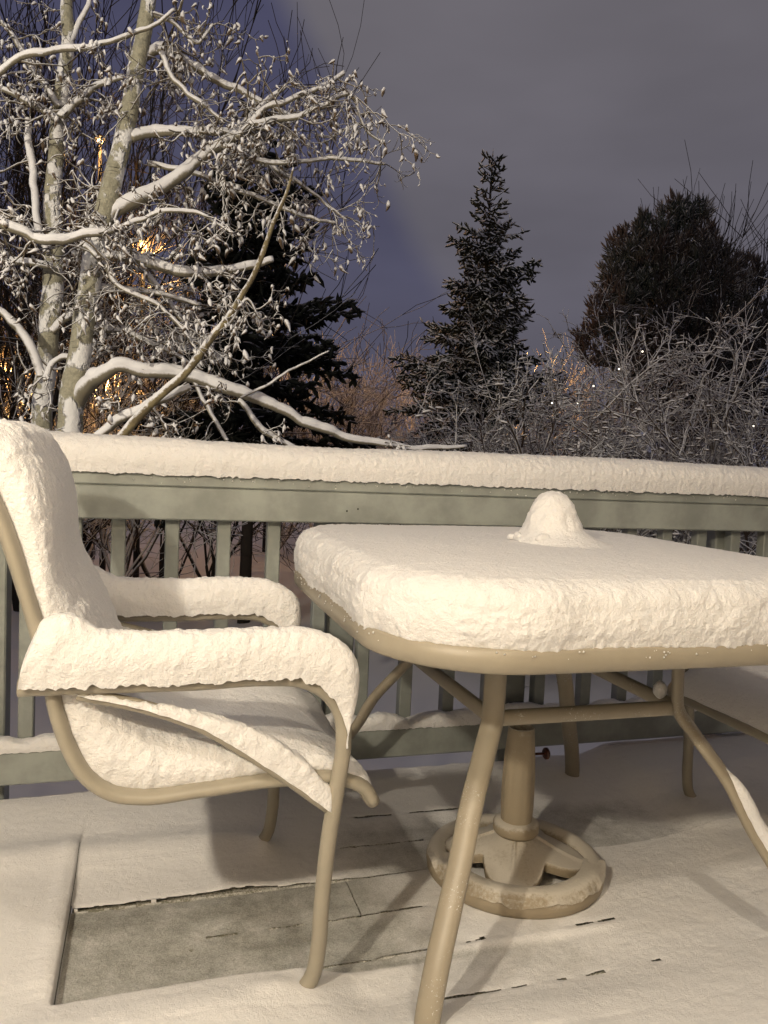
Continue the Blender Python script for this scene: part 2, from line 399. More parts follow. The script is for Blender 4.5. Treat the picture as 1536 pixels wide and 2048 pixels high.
# drift over the chair's floor bars, heaped against the foot, ridge on the cross board
t += .014*np.exp(-((y+.885)/.055)**2)*sstep(.28, .16, x)*sstep(-.3, -.1, x)
t += .020*np.exp(-((y+.30)/.06)**2)*sstep(.36, .25, x)
t += .006*np.exp(-((x+.158)/.017)**2)*sstep(-.80, -.74, y)*sstep(-.18, -.28, y)
t += .012*np.exp(-(((x-.235)/.040)**2+((y+.870)/.030)**2)) + .02*np.exp(-(((x-.285)/.03)**2+((y+.335)/.04)**2))
t += .006*sstep(-.83, -1.2, y) + .010*sstep(-.85, -.95, y)*sstep(.35, .1, x)
cover = np.clip(1 - 1.0*sh - .55*far_thin - .30*mid - .30*und*(1-sh) - .42*near_thin, 0, 1)
t += .030*sstep(1.38, 1.5, x)*sstep(-.55, -.45, y)
t *= sstep(.072, .035, y + .01*fbm(P0, 14, 2, 9))*.93 + .07
# sharp edges of the dusted area
seam = np.exp(-((x+.1345)/.0022)**2)*sstep(-.80, -.77, y)*sstep(-.24, -.30, y)
holes = np.zeros_like(x)
OPEN = {1: [(.50, .66), (.70, .92)], 2: [(.42, .70), (.80, .86)], 3: [(-.135, .66), (.69, .72)], 4: [(.10, .20), (.25, .33), (.36, .62), (.66, .69)], 5: [(-.135, .60), (.63, .72), (.88, .98)],
        6: [(.50, .70), (.76, .79), (.82, .87), (.97, 1.0)], 7: [(.62, .68)]}
z = t + .0008*fbm(P0, 60, 2, 31) + .0009*fbm(P0, 18, 2, 33)
for k, g_ in enumerate(GAPS):
    prof = np.exp(-((y-g_)/.0042)**4)
    nn = fbm(np.stack([x, 0*x+g_*9, 0*x], 1), 26, 3, 41+k)
    op = 0*x
    for x0, x1 in OPEN.get(k, ()): op = np.maximum(op, sstep(x0-.006, x0+.004, x)*sstep(x1+.006, x1-.004, x))
    op = op*(sstep(-.75, -.45, nn) if k not in (3, 5) else np.maximum(sstep(-.75, -.45, nn), sstep(.62, .55, x)))
    hw_ = .0047*np.clip(.72 + .55*fbm(np.stack([x, 0*x+g_*5, 0*x], 1), 70, 2, 61+k), .25, 1.1)
    thick = sstep(.012, .020, t)
    holes = np.maximum(holes, op*(np.abs(y-g_) < hw_))  # the snow has dropped through the open gap
    z -= .003*op*np.exp(-((y-g_)/.008)**2)*sstep(.004, .01, t)
    z -= .0010*np.exp(-((y-g_)/.007)**2)*thick*sstep(-.2, .3, nn)*sstep(-.13, -.1, x)
holes = np.maximum(holes, seam); holes = np.maximum(holes, (np.abs(x-.4555) < .0016)*(y > -.633)*(y < -.495)*1.0)
s_ = MB(); s_.grid(np.stack([x, y, z], 1), len(xs), len(ys)); fm = holes[s_.f[0]] > .42; s_.f[0] = s_.f[0][fm.sum(1) < 3]
so = s_.build('snow_layer', M_decksnow, deck)
ca = so.data.attributes.new('cover', 'FLOAT', 'POINT'); ca.data.foreach_set('value', np.maximum(cover, 0).astype(np.float32))
so = so; so['kind'] = 'stuff'

# ------------------------------------------------------------------ railing
rail = empty('deck_railing', (0.8, 0, 0), 'grey green wooden deck railing with thick snow along its cap', 'railing')
ro = np.array([.8, 0, 0])
def rbox(name, lo, hi, bev=.003, m=M_rail):
    b = MB(); b.box(np.array(lo)-ro, np.array(hi)-ro, bev); return b.build(name, m, rail, smooth=False)
X0, X1 = -1.7, 3.4
rbox('cap_rail', (X0, -.002, .8775), (X1, .137, .914), .004)
rbox('top_rail', (X0, 0, .787), (X1, .038, .876), .004)
rbox('bottom_rail', (X0, 0, .082), (X1, .038, .171), .004)
PX = [-.40, .562, 1.150, 1.95, 2.7, -1.2]
BX = [-1.14, -1.0, -.86, -.72, -.58, -.299, -.187, -.0755, .065, .2055, .346, .4865, .627, .7675, .908, 1.0485, 1.225, 1.395, 1.535, 1.674, 1.813, 1.953, 2.093, 2.233, 2.373, 2.513, 2.653, 2.793]
protoB = None
for bx in BX:
    if protoB is None:
        b = MB(); b.box((-.019, .0385, .095), (.019, .0765, .872), .003); protoB = b.build('baluster', M_rail, rail, smooth=False)
        protoB.location = (bx-.8, 0, 0)
    else:
        o = protoB.copy(); C.objects.link(o); o.parent = rail; o.location = (bx-.8, 0, 0)
protoP = None
for px_ in PX:
    if protoP is None:
        b = MB(); b.box((-.0445, .080, -.5), (.0445, .169, .872), .004); protoP = b.build('post', M_rail, rail, smooth=False); protoP.location = (px_-.8, 0, 0)
    else:
        o = protoP.copy(); C.objects.link(o); o.parent = rail; o.location = (px_-.8, 0, 0)
for (hx, hy) in ((694, 1022), (716, 1018), (737, 978)):             # screw holes and a knot in the boards
    p = at(hx, hy, 0); b = MB(); b.lathe([(0, -.0006), (.0028, -.0006), (.0022, .0006), (0, .0006)], (0, 0, 0), 10)
    o = b.build('screw_hole', M_dark, rail); o.location = p - ro + np.array([0, -.0003, 0]); o.rotation_euler = (PI/2, 0, 0)
# snow on the cap: a long loaf, ragged along its lower edge
def loaf(xs, zb, y0, y1, hfun, nprof=46, seed=1, bulge=.010, amp=1.0, ragamp=1.0):
    th = np.linspace(0, 1, nprof); V = []
    yc, hw = (y0+y1)/2, (y1-y0)/2
    a = PI*(1-th); ca, sa = np.cos(a), np.sin(a)
    cy = np.sign(ca)*np.abs(ca)**.62; cz = np.abs(sa)**.62
    H = hfun(xs)
    Yp = yc + (hw + bulge*np.sin(PI*np.clip(cz, 0, 1)*.9))[None, :]*cy[None, :] + 0*xs[:, None]
    Zp = zb + H[:, None]*cz[None, :]
    Xp = xs[:, None] + 0*Yp
    P = np.stack([Xp, Yp, Zp], -1).reshape(-1, 3)
    nx = np.stack([0*Xp, cy[None, :] + 0*Xp, cz[None, :] + 0*Xp], -1).reshape(-1, 3)
    nx /= np.linalg.norm(nx, axis=1)[:, None]+1e-9
    d = amp*(.0014*fbm(P, 30, 2, seed) + .0036*np.abs(fbm(P, 62, 3, seed+5)) - .001)
    P = P + nx*d[:, None]
    low = np.exp(-(cz/.10)**2)[None, :].repeat(len(xs), 0).ravel()
    rag = fbm(np.stack([P[:, 0], 0*P[:, 0], 0*P[:, 0]+seed], 1), 105, 4, seed+9)
    P[:, 2] -= low*(.0040 + .0030*rag)*ragamp
    return P, len(xs), nprof
xs = np.r_[np.arange(X0, -.45, .02), np.arange(-.45, 2.5, .0035), np.arange(2.5, X1, .02)]
b = MB(); P, a_, c_ = loaf(xs, .913, -.014, .150, lambda v: .097 + .007*fbm(np.stack([v, 0*v, 0*v], 1), 1.9, 3, 4), seed=3)
b.grid(P - ro, a_, c_)
# loose crumbs stuck below the snow
def crumbs(b, pts, r0, r1):
    for p in pts:
        r = rng.uniform(r0, r1); v = np.array([[1, 0, 0], [-1, 0, 0], [0, 1, 0], [0, -1, 0], [0, 0, 1], [0, 0, -1]])*r*rng.uniform(.6, 1.3, (6, 1)) + p
        b.add(v, [[0, 2, 4], [2, 1, 4], [1, 3, 4], [3, 0, 4], [2, 0, 5], [1, 2, 5], [3, 1, 5], [0, 3, 5]])
cp = [np.array([rng.uniform(-.3, 2.4), -.0035, .905-abs(rng.normal(0, .009))]) - ro for _ in range(90)]
crumbs(b, cp, .001, .0028)
b.build('snow_cap', M_snow, rail)
b = MB(); xs = np.r_[np.arange(X0, -.5, .02), np.arange(-.5, 2.6, .005), np.arange(2.6, X1, .02)]
bal = np.array(BX)
def hb(v):
    d = np.min(np.abs(v[:, None]-bal[None]), 1)
    return .042 - .012*np.exp(-(d/.03)**2) + .012*fbm(np.stack([v, 0*v, 0*v], 1), 9, 2, 14)
P, a_, c_ = loaf(xs, .1715, -.004, .040, hb, 26, 17, .004, .9, .5); b.grid(P - ro, a_, c_)
b.build('snow_strip', M_snow, rail)

# ------------------------------------------------------------------ table
TC = np.array([.868, -.56, 0.])
table = empty('patio_table', tuple(TC), 'square tan metal patio table under a thick slab of snow', 'table')
HW, CR = .530, .235
def outline(n, hw, cr, bow=.008):
    th = np.linspace(0, 2*PI, n, endpoint=False)
    # points on a rounded square by arc length
    seg = 2*(hw-cr); arc = cr*PI/2; per = 4*(seg+arc); sarr = np.linspace(0, per, n, endpoint=False)
    out = np.zeros((n, 2)); nor = np.zeros((n, 2))
    for i, s in enumerate(sarr):
        k = int(s//(seg+arc)); r = s-k*(seg+arc); ang = k*PI/2
        if r < seg: p = np.array([hw, -seg/2+r]); q = np.array([1., 0]); p[0] += bow*(1-((r-seg/2)/(hw))**2)
        else:
            a = (r-seg)/cr; p = np.array([hw-cr+cr*math.cos(a), seg/2+cr*math.sin(a)]); q = np.array([math.cos(a), math.sin(a)])
            p += bow*(1-(seg/2/hw)**2)*q*max(math.cos(a), math.sin(a))
        c, s2 = math.cos(ang), math.sin(ang)
        out[i] = (c*p[0]-s2*p[1], s2*p[0]+c*p[1]); nor[i] = (c*q[0]-s2*q[1], s2*q[0]+c*q[1])
    out[:, 0] *= .955
    return out, nor
ot, on = outline(240, HW, CR)
RZ0, RZ1 = .649, .689
prof = [(.034, RZ0+.004), (.004, RZ0), (.0, RZ0+.004), (.003, RZ0+.02), (.0, RZ1-.006), (-.004, RZ1), (-.03, RZ1), (-.034, RZ1-.006), (-.034, RZ0+.004)]
prof = [(-.034, RZ0+.006), (-.030, RZ0), (-.006, RZ0), (-.001, RZ0+.004), (.002, (RZ0+RZ1)/2), (-.001, RZ1-.004), (-.006, RZ1), (-.030, RZ1), (-.034, RZ1-.006)]
b = MB(); V = np.array([[np.r_[ot[i]+on[i]*d, z] for d, z in prof] for i in range(len(ot))]).reshape(-1, 3); b.grid(V, len(ot), len(prof), True, True)
b.build('table_rim', M_rim, table)
ot2, on2 = outline(160, HW-.034, CR-.03)
b = MB(); rings = [(1, RZ1-.016), (1, RZ1-.010), (0, RZ1-.010)]
V = np.array([[np.r_[p*k, z] for k, z in [(0, RZ1-.016)]+rings] for p in ot2]).reshape(-1, 3); b.grid(V, len(ot2), 4, True)
b.build('table_top', M_glass, table)
# the snow slab
n = 960; ot, on = outline(n, HW-.012, CR)
H0 = RZ1 - .003; TOP = .803
prof = []                                               # (inset from outline, height)
for a in np.linspace(0, 1, 26): prof.append((-.006 - .010*math.sin(PI*a*.8), H0 + (TOP-.055-H0)*a))
i0, z0 = prof[-1]
for a in np.linspace(0, PI/2, 16)[1:]: prof.append((i0 + .062*(1-math.cos(a)), z0 + .046*math.sin(a)))
i1 = prof[-1][0]; z1 = prof[-1][1]
ins = np.arange(i1+.004, .19, .0042)
for v in ins: prof.append((v, z1 + (TOP - z1)*(1-math.exp(-(v-i1)/.09))))
nr = len(prof)
V = []
for d, z in prof: V.append(np.c_[ot - on*d, np.full(n, z)])
last = V[-1]; zl = prof[-1][1]
for k in np.linspace(1, 0, 84)[1:]: V.append(np.c_[last[:, :2]*k, np.full(n, zl)])
V = np.array(V); nrr = len(V)
P = V.reshape(-1, 3)
pn = np.zeros_like(V)
for k in range(nrr):
    k0, k1 = max(0, k-1), min(nrr-1, k+1)
    dz = V[k1, 0, 2]-V[k0, 0, 2]; dd = -((V[k1, :, :2]-V[k0, :, :2])*on).sum(1) if k < nr else np.full(n, .01)
    dd = np.maximum(dd, -.02); ln = np.sqrt(dd**2+dz**2)+1e-9
    pn[k, :, :2] = on*(dz/ln)[:, None]; pn[k, :, 2] = dd/ln
side = np.sqrt((pn[:, :, :2]**2).sum(-1)).ravel(); side = np.clip(side, 0, 1)
W = P + TC
tang = np.stack([P[:, 0], P[:, 1], P[:, 2]], 1)
dside = .0045*fbm(W, 7, 2, 49) + .0022*fbm(W*np.array([1, 1, .8]), 26, 2, 51) + .0034*np.abs(fbm(W*np.array([1, 1, .7]), 66, 3, 57)) - .0013
dtop = .0018*fbm(W, 5, 2, 61) + .0005*fbm(W*np.array([.35, 1, 1]), 75, 3, 63)
edge = sstep(.0, .25, side)
P = P + pn.reshape(-1, 3)*(dside*edge + dtop*(1-edge))[:, None]
lay = np.repeat(np.arange(nrr), n); low = np.exp(-(lay/1.6)**2)
ang = np.arctan2(P[:, 1], P[:, 0])
rag = fbm(np.c_[P[:, :2], 0*P[:, :1]], 105, 3, 71)
P[:, 2] -= low*(.004 + .0065*rag)
b = MB(); b.grid(P, nrr, n, closev=True)
pts = []
for _ in range(170):
    i = rng.integers(n); pts.append(np.r_[ot[i]+on[i]*.015, H0 - abs(rng.normal(0, .007))])
crumbs(b, pts, .0008, .0021)
b.build('snow_cap', M_snow, table)
# the snow plug over the parasol hole
th = np.arange(96)*2*PI/96; zz = []
prof = [(.135, -.006), (.12, -.001), (.105, .005), (.092, .013), (.081, .026), (.0735, .042), (.067, .056), (.061, .071), (.053, .085), (.043, .097), (.031, .106), (.017, .112), (0, .1145)]
pf = spline([(a, 0, z) for a, z in prof], 60)[:, [0, 2]]; pf[:, 0] = np.clip(pf[:, 0], 0, 1)
V = []
for r, z in pf:
    skirt = np.clip((r-.068)/.067, 0, 1)
    rr = r*(1 + skirt*(.16*np.cos(th+.35) - .30*skirt*np.clip(np.cos(th-2.75), 0, 1)))
    V.append(np.c_[rr*np.cos(th), rr*np.sin(th), np.full(96, z)])
V = np.array(V).reshape(-1, 3); V[:, :2] *= (.86 + .17*sstep(.035, 0, V[:, 2]))[:, None]; V[:, 2] *= 1.04; V[:, 0] -= .10*np.clip(V[:, 2]-.02, 0, 1)*.3; Wn = V + TC
rad = np.c_[V[:, :2], V[:, 2:]-.02]; rad /= np.linalg.norm(rad, axis=1)[:, None]+1e-9
V = V + rad*(.0035*fbm(Wn, 32, 3, 81) + .0022*np.abs(fbm(Wn, 85, 2, 83)))[:, None]
V[:, 2] += .001
b = MB(); b.grid(V, len(pf), 96, closev=True)
for c, r in (((-.083, .004, .012), .013), ((-.070, -.045, .010), .011), ((-.055, -.062, .012), .014), ((-.09, .03, .006), .008)):
    m_ = [(0, -r)] + [(r*math.cos(a), r*math.sin(a)) for a in np.linspace(-1.4, 1.4, 9)] + [(0, r)]; lb = MB(); lb.lathe(m_, (0, 0, 0), 16); v_ = lb.verts()
    v_ = v_*(1 + .45*fbm(v_ + np.array(c), 70, 3, 87))[:, None]*np.array([1.15, 1, .8]) + np.array(c); b.add(v_, lb.f[0])
o = b.build('snow_mound', M_snow, table); o.location = (.035, .01, TOP-.002)
# legs: straight above the stretchers, then flaring out to the floor
SZ = [(.0, .0), (.04, .0), (.107, .027), (.19, .082), (.265, .135), (.34, .178), (.43, .253), (.475, .288), (.52, .292), (.652, .292)]
fx, fy = .408, .459
dx_, dy_ = np.array([.206, .229])/np.hypot(.206, .229)
for sx_, sy_ in ((-1, -1), (1, -1), (-1, 1), (1, 1)):
    pts = [(sx_*(fx-s*dx_), sy_*(fy-s*dy_), z) for z, s in SZ]
    pts = spline(pts, 44); tng = np.array([-sy_*dy_, sx_*dx_, 0])
    b = MB(); b.tube(pts, .0225, 14, True, .56, ref=np.array([dy_*sx_*-1, dx_*sy_, 0.]) if False else np.array([-sy_*dy_, sx_*dx_, 0]))
    lg = b.build('leg', M_table, table)
    if (sx_, sy_) == (1, -1):                           # snow lying along the flaring leg
        q = pts[(pts[:, 2] > .02) & (pts[:, 2] < .42)][::-1]; nq = 90; q = spline(q, nq)
        w = sstep(0, .35, np.linspace(0, 1, nq)); out = np.array([dx_*sx_, dy_*sy_, 0])
        b = MB(); off = out*.008 + np.array([0, 0, .012])
        b.tube(q + off*w[:, None], .004 + .0125*w + .0018*fbm(np.c_[q], 60, 2, 5), 12, True, .9)
        b.build('snow_ridge', M_snow, lg)
cx, cyy = fx-.292*dx_, fy-.292*dy_; ZS_ = .478
for a, c in (((-cx, -cyy), (cx, -cyy)), ((-cx, cyy), (cx, cyy)), ((-cx, -cyy), (-cx, cyy)), ((cx, -cyy), (cx, cyy))):
    a = np.array([*a, ZS_]); c = np.array([*c, ZS_]); b = MB(); b.tube(np.linspace(a, c, 12), .0165, 12, True, .7, ref=np.array([0, 0, 1.])); b.build('stretcher', M_table, table)
b = MB(); V = []
b.tube(spline([(cx-.02, -cyy+.03, ZS_+.012), (cx-.022, -cyy+.028, ZS_+.03), (cx-.02, -cyy+.03, ZS_+.05)], 10), [.004, .009, .0125, .0145, .015, .015, .0145, .012, .009, .004], 12)
b.build('snow_lump', M_snow, table)

# ------------------------------------------------------------------ umbrella stand
stand = empty('umbrella_stand', (.853, -.55, .012), 'round tan umbrella stand with four arms, under the table', 'umbrella stand')
b = MB(); ringp = [(.158, .002), (.200, .0), (.207, .008), (.209, .026), (.203, .041), (.192, .049), (.178, .050), (.166, .046), (.158, .038), (.158, .002)]
b.lathe(ringp, n=72); b.build('base_ring', M_stand, stand)
view = math.atan2(-.55+2.149, .853) + PI
b = MB(); nt_, nr_ = 160, 22; V = []
for i in range(nt_):
    a = i*2*PI/nt_; k = abs(math.cos(2*(a-view)))            # 1 along an arm, 0 between the arms
    rout = .100 + .066*k**1.35
    ridge = math.exp(-((((a-view+PI/4) % (PI/2))-PI/4)/.06)**2)
    for j in range(nr_):
        r = .030 + (rout-.030)*j/(nr_-1); q = r/.172
        z = .043 + .072*(1-min(q, 1))**1.35 + .007*ridge*(1-q*.6)
        V.append((r*math.cos(a), r*math.sin(a), z))
    r = rout
    for dz in (.010, .022): V.append((r*.985*math.cos(a), r*.985*math.sin(a), max(.004, z-dz)))
b.grid(np.array(V), nt_, nr_+2, closeu=True); b.build('arm_star', M_stand, stand)
b = MB(); b.lathe([(.0, .098), (.050, .096), (.054, .102), (.054, .118), (.048, .124), (.036, .127)], n=40); b.build('collar', M_stand, stand)
b = MB(); nt_ = 64; V = []
zs = [(.120, .036), (.16, .0385), (.22, .0385), (.28, .036), (.325, .032), (.348, .0305), (.350, .029), (.349, .024), (.30, .022)]
for z, r in zs:
    for i in range(nt_):
        a = i*2*PI/nt_; fl = 1 - .045*(abs(math.sin(4*(a-view)))**6)*(1 if .15 < z < .33 and r > .03 else 0)
        V.append((r*fl*math.cos(a), r*fl*math.sin(a), z))
b.grid(np.array(V), len(zs), nt_, closev=True); b.build('tube', M_stand, stand)
b = MB(); b.tube([(.036, -.004, 0), (.062, -.006, 0)], .0035, 8); b.tube([(.060, -.006, 0), (.063, -.006, 0), (.069, -.0065, 0), (.072, -.0066, 0)], [.010, .014, .014, .010], 14)
o = b.build('knob', M_knob, stand); o.location = (0, 0, .283)
b = MB(); V = []                                            # slipped snow on the front of the ring
na_, nb_ = 150, 12
for i in range(na_):
    a = view - 1.25 + 2.9*i/(na_-1); e = 1.0*sstep(0, .15, i/(na_-1))*sstep(1, .85, i/(na_-1))
    rg = .5*(1+fbm(np.array([[a*9, 0, 0]]), 1, 3, 91)[0])
    for j in range(nb_):
        q = j/(nb_-1); r = .156 + .053*q + .001
        z = .0505 + .006*e*math.sin(PI*min(q*1.05, 1)) - (.012+.014*rg)*max(0, q-.72)/.28*e - .003*(1-e)
        V.append((r*math.cos(a), r*math.sin(a), z + .0012*rng.normal()*.4))
b.grid(np.array(V), na_, nb_); b.build('snow_crust', M_stand, stand)

# ------------------------------------------------------------------ chairs
def make_chair():
    ch = empty('patio_chair', (.0, -.60, 0))
    HWY = .245                                           # half width to the middle of the side rails
    railc = [(-.280, .982), (-.254, .938), (-.222, .870), (-.180, .742), (-.147, .62), (-.130, .54), (-.112, .486), (-.085, .438), (-.045, .407), (.0, .397), (.095, .401), (.231, .409), (.340, .402), (.388, .378), (.404, .352)]
    RC = spline([(x, 0, z) for x, z in railc], 90)
    for s in (-1, 1):
        b = MB(); P = RC.copy(); P[:, 1] = s*HWY; b.tube(P, .0205, 14, True, .62, ref=np.array([0, 1., 0]))
        # ref runs along Y so the flat faces look outwards
        b.build('side_rail', M_chair, ch)
    b = MB(); V = np.array([[(p[0], y, p[2]) for y in np.linspace(-HWY, HWY, 8)] for p in RC]).reshape(-1, 3); b.grid(V, len(RC), 8); b.build('sling', M_sling, ch)
    b = MB(); P = np.array([(RC[-1][0]-.003, y, RC[-1][2]+.004) for y in np.linspace(-HWY, HWY, 8)]); b.tube(P, .013, 10); b.build('front_bar', M_chair, ch)
    b = MB(); P = np.array([(RC[0][0], y, RC[0][2]) for y in np.linspace(-HWY, HWY, 8)]); b.tube(P, .013, 10); b.build('top_bar', M_chair, ch)
    armc = [(-.186, .597), (-.10, .597), (.089, .595), (.20, .597), (.262, .590), (.305, .566), (.330, .53), (.337, .48), (.329, .40), (.317, .30), (.309, .18), (.306, .10), (.296, .05), (.270, .021), (.22, .0145), (-.10, .0145), (-.20, .0145)]
    brc = [(-.10, .583), (.0, .556), (.090, .520), (.16, .476), (.227, .428), (.317, .358)]
    for s in (-1, 1):
        ya = s*.270
        P = spline([(x, 0, z) for x, z in armc], 110); P[:, 1] = ya
        b = MB(); b.tube(P, .0145, 12, True, 1.0, ref=np.array([0, 1., 0])); ar = b.build('arm_frame', M_chair, ch)
        P = spline([(x, 0, z) for x, z in brc], 30); P[:, 1] = ya - s*.004
        b = MB(); b.tube(P, .0115, 10); b.build('brace', M_chair, ch)
        # snow along the arm
        xs = np.arange(-.195, .352, .0040); nx_ = len(xs); npf = 30
        ctr = spline([(x, 0, z) for x, z in [(-.184, .597), (-.10, .597), (.089, .595), (.20, .597), (.258, .592), (.294, .572), (.320, .538), (.334, .50), (.3385, .47)]], 190)
        tk = np.linspace(0, 1, 190)
        hgt = .078*sstep(1.0, .80, tk) + .004 - .010*sstep(.8, 1, tk) + .030*np.exp(-((tk-.07)/.075)**2)
        hgt = hgt*sstep(-.03, .03, tk) 
        T = np.gradient(ctr, axis=0); T /= np.linalg.norm(T, axis=1)[:, None]
        Nn = np.stack([-T[:, 2], 0*T[:, 0], T[:, 0]], 1)
        Nn = Nn*.62 + np.array([.12, 0, .38]); bl = sstep(.10, .25, tk)[:, None]; Nn = Nn*bl + np.array([.16, 0, 1.])*(1-bl); Nn /= np.linalg.norm(Nn, axis=1)[:, None]
        q = PI*(1-np.linspace(0, 1, npf)); cs, sn = np.cos(q), np.sin(q); cy = np.sign(cs)*np.abs(cs)**.7; cz = np.abs(sn)**.66
        wd = .024 + .010*np.sin(PI*np.clip(cz, 0, 1)*.85)
        V = ctr[:, None] + Nn[:, None]*(hgt[:, None]*cz[None] + .005)[..., None]
        V[..., 1] += ya + wd[None]*cy[None]*(.55+.45*sstep(1.02, .8, tk))[:, None]
        V = V.reshape(-1, 3); dn = np.stack([0*V[:, 0], np.tile(cy, 190), np.tile(cz, 190)], 1)
        V = V + dn*((.0016*fbm(V, 30, 2, 101+s) + .0036*np.abs(fbm(V, 62, 3, 105+s)) - .001))[:, None]
        low = np.tile(np.exp(-(cz/.16)**2), 190); V[:, 2] -= low*(.002+.004*fbm(np.c_[V[:, :1], 0*V[:, :2]], 115, 3, 111+s))
        b = MB(); b.grid(V, 190, npf); b.build('snow', M_snow, ar)
        # snow caught on the brace, deepest where it meets the leg
        m_ = 90; P = spline([(x, 0, z) for x, z in brc], m_); tk = np.linspace(0, 1, m_)
        hg = (.008 + .046*sstep(.15, .8, tk) - .012*sstep(.85, 1, tk))*sstep(0, .12, tk); npf2 = 22
        q = PI*(1-np.linspace(0, 1, npf2)); cs, sn = np.cos(q), np.sin(q); cy = np.sign(cs)*np.abs(cs)**.8; cz = np.abs(sn)**.8
        inn = .014 + .045*sstep(.2, .9, tk)
        V = P[:, None] + np.array([0, 0, 1.])[None, None]*(hg[:, None]*cz[None])[..., None]
        yo = np.where(cy > 0, cy[None]*inn[:, None], cy[None]*.013)
        V[..., 1] += ya - s*.002 - s*yo*-1*-1 if s > 0 else ya + yo
        V = V.reshape(-1, 3); V[:, 2] += (.003*fbm(V, 30, 3, 121) + .004*np.abs(fbm(V, 62, 3, 125)) - .002)*np.tile(.35+.65*cz, m_); V[:, 1] += .003*fbm(V, 55, 3, 127)
        b = MB(); b.grid(V, m_, npf2); b.build('brace_snow', M_snow, ch)
    b = MB(); P = np.array([(-.197, y, .0145) for y in np.linspace(-.27, .27, 6)]); b.tube(P, .0145, 10); b.build('floor_bar', M_chair, ch)
    # snow filling the seat and plastered up the back
    m_ = 230
    Bc = spline([(x, 0, z) for x, z in [(-.292, .972)] + railc[1:13] + [(.390, .384), (.405, .366)]], m_)
    Tc_pts = [(-.288, 1.006), (-.240, 1.012), (-.196, .998), (-.167, .958), (-.150, .912), (-.141, .85), (-.134, .79), (-.112, .735), (-.083, .68), (-.052, .605), (-.018, .552), (.030, .518), (.10, .497), (.19, .484), (.28, .468), (.35, .440), (.398, .398), (.408, .372)]
    Tc = spline([(x, 0, z) for x, z in Tc_pts], m_)
    npf = 130; v = np.linspace(-1, 1, npf); vv = np.sign(v)*(1-(1-np.abs(v))**1.5)
    hh = np.clip(1-np.abs(vv)**5.0, 0, 1)**.30
    V = Bc[:, None] + (Tc-Bc)[:, None]*hh[None, :, None]
    tk = np.linspace(0, 1, m_)
    w = .238 + .014*np.sin(PI*np.clip(hh, 0, 1)*.8)
    V[..., 1] += w[None]*vv[None]
    # the slab dips a little along its middle on the seat
    seat = sstep(.50, .62, tk)
    V[..., 2] -= (.016*seat[:, None])*(1-vv[None]**2)
    V = V.reshape(-1, 3)
    D = np.repeat((Tc-Bc), npf, 0).copy(); D /= np.linalg.norm(D, axis=1)[:, None]+1e-9
    vvt = np.tile(vv, m_); ht = np.tile(hh, m_)
    D = D*np.sqrt(np.clip(1-(np.abs(vvt)**6), 0, 1))[:, None] + np.stack([0*vvt, np.sign(vvt)*np.abs(vvt)**6, 0*vvt], 1)
    bk = np.repeat(sstep(.56, .46, tk), npf)
    d1 = .0050*fbm(V, 7, 2, 129) + .0020*fbm(V*np.array([1, 1, .55]), 28, 2, 131) + .0046*np.abs(fbm(V*np.array([1, 1, .5]), 60, 3, 135))
    d2 = .0016*fbm(V, 20, 3, 141); sd = sstep(.55, .9, np.abs(vvt))
    V = V + D*(d1*np.maximum(bk, sd) + d2*(1-np.maximum(bk, sd)))[:, None]
    low = np.exp(-(ht/.22)**2); rg = fbm(V, 65, 3, 151)
    V = V + (np.repeat(Tc-Bc, npf, 0)/.1)*(low*(.002+.0045*rg))[:, None]*-.6
    b = MB(); b.grid(V, m_, npf)
    pts = []
    b.build('snow_fill', M_snow, ch)
    return ch
chair = make_chair()
tag(chair, 'snow-filled tan patio chair facing right, left of the table', 'chair', 'matching patio chairs at the table')
def copy_tree(o, parent=None):
    c = o.copy(); C.objects.link(c)
    if parent is not None: c.parent = parent; c.matrix_parent_inverse = o.matrix_parent_inverse.copy()
    for k in o.children: copy_tree(k, c)
    return c
chair2 = copy_tree(chair); chair2.location = (1.82, -.60, 0); chair2.rotation_euler = (0, 0, PI)
chair2['label'] = 'snow-filled tan patio chair cut off by the right edge, beyond the table'

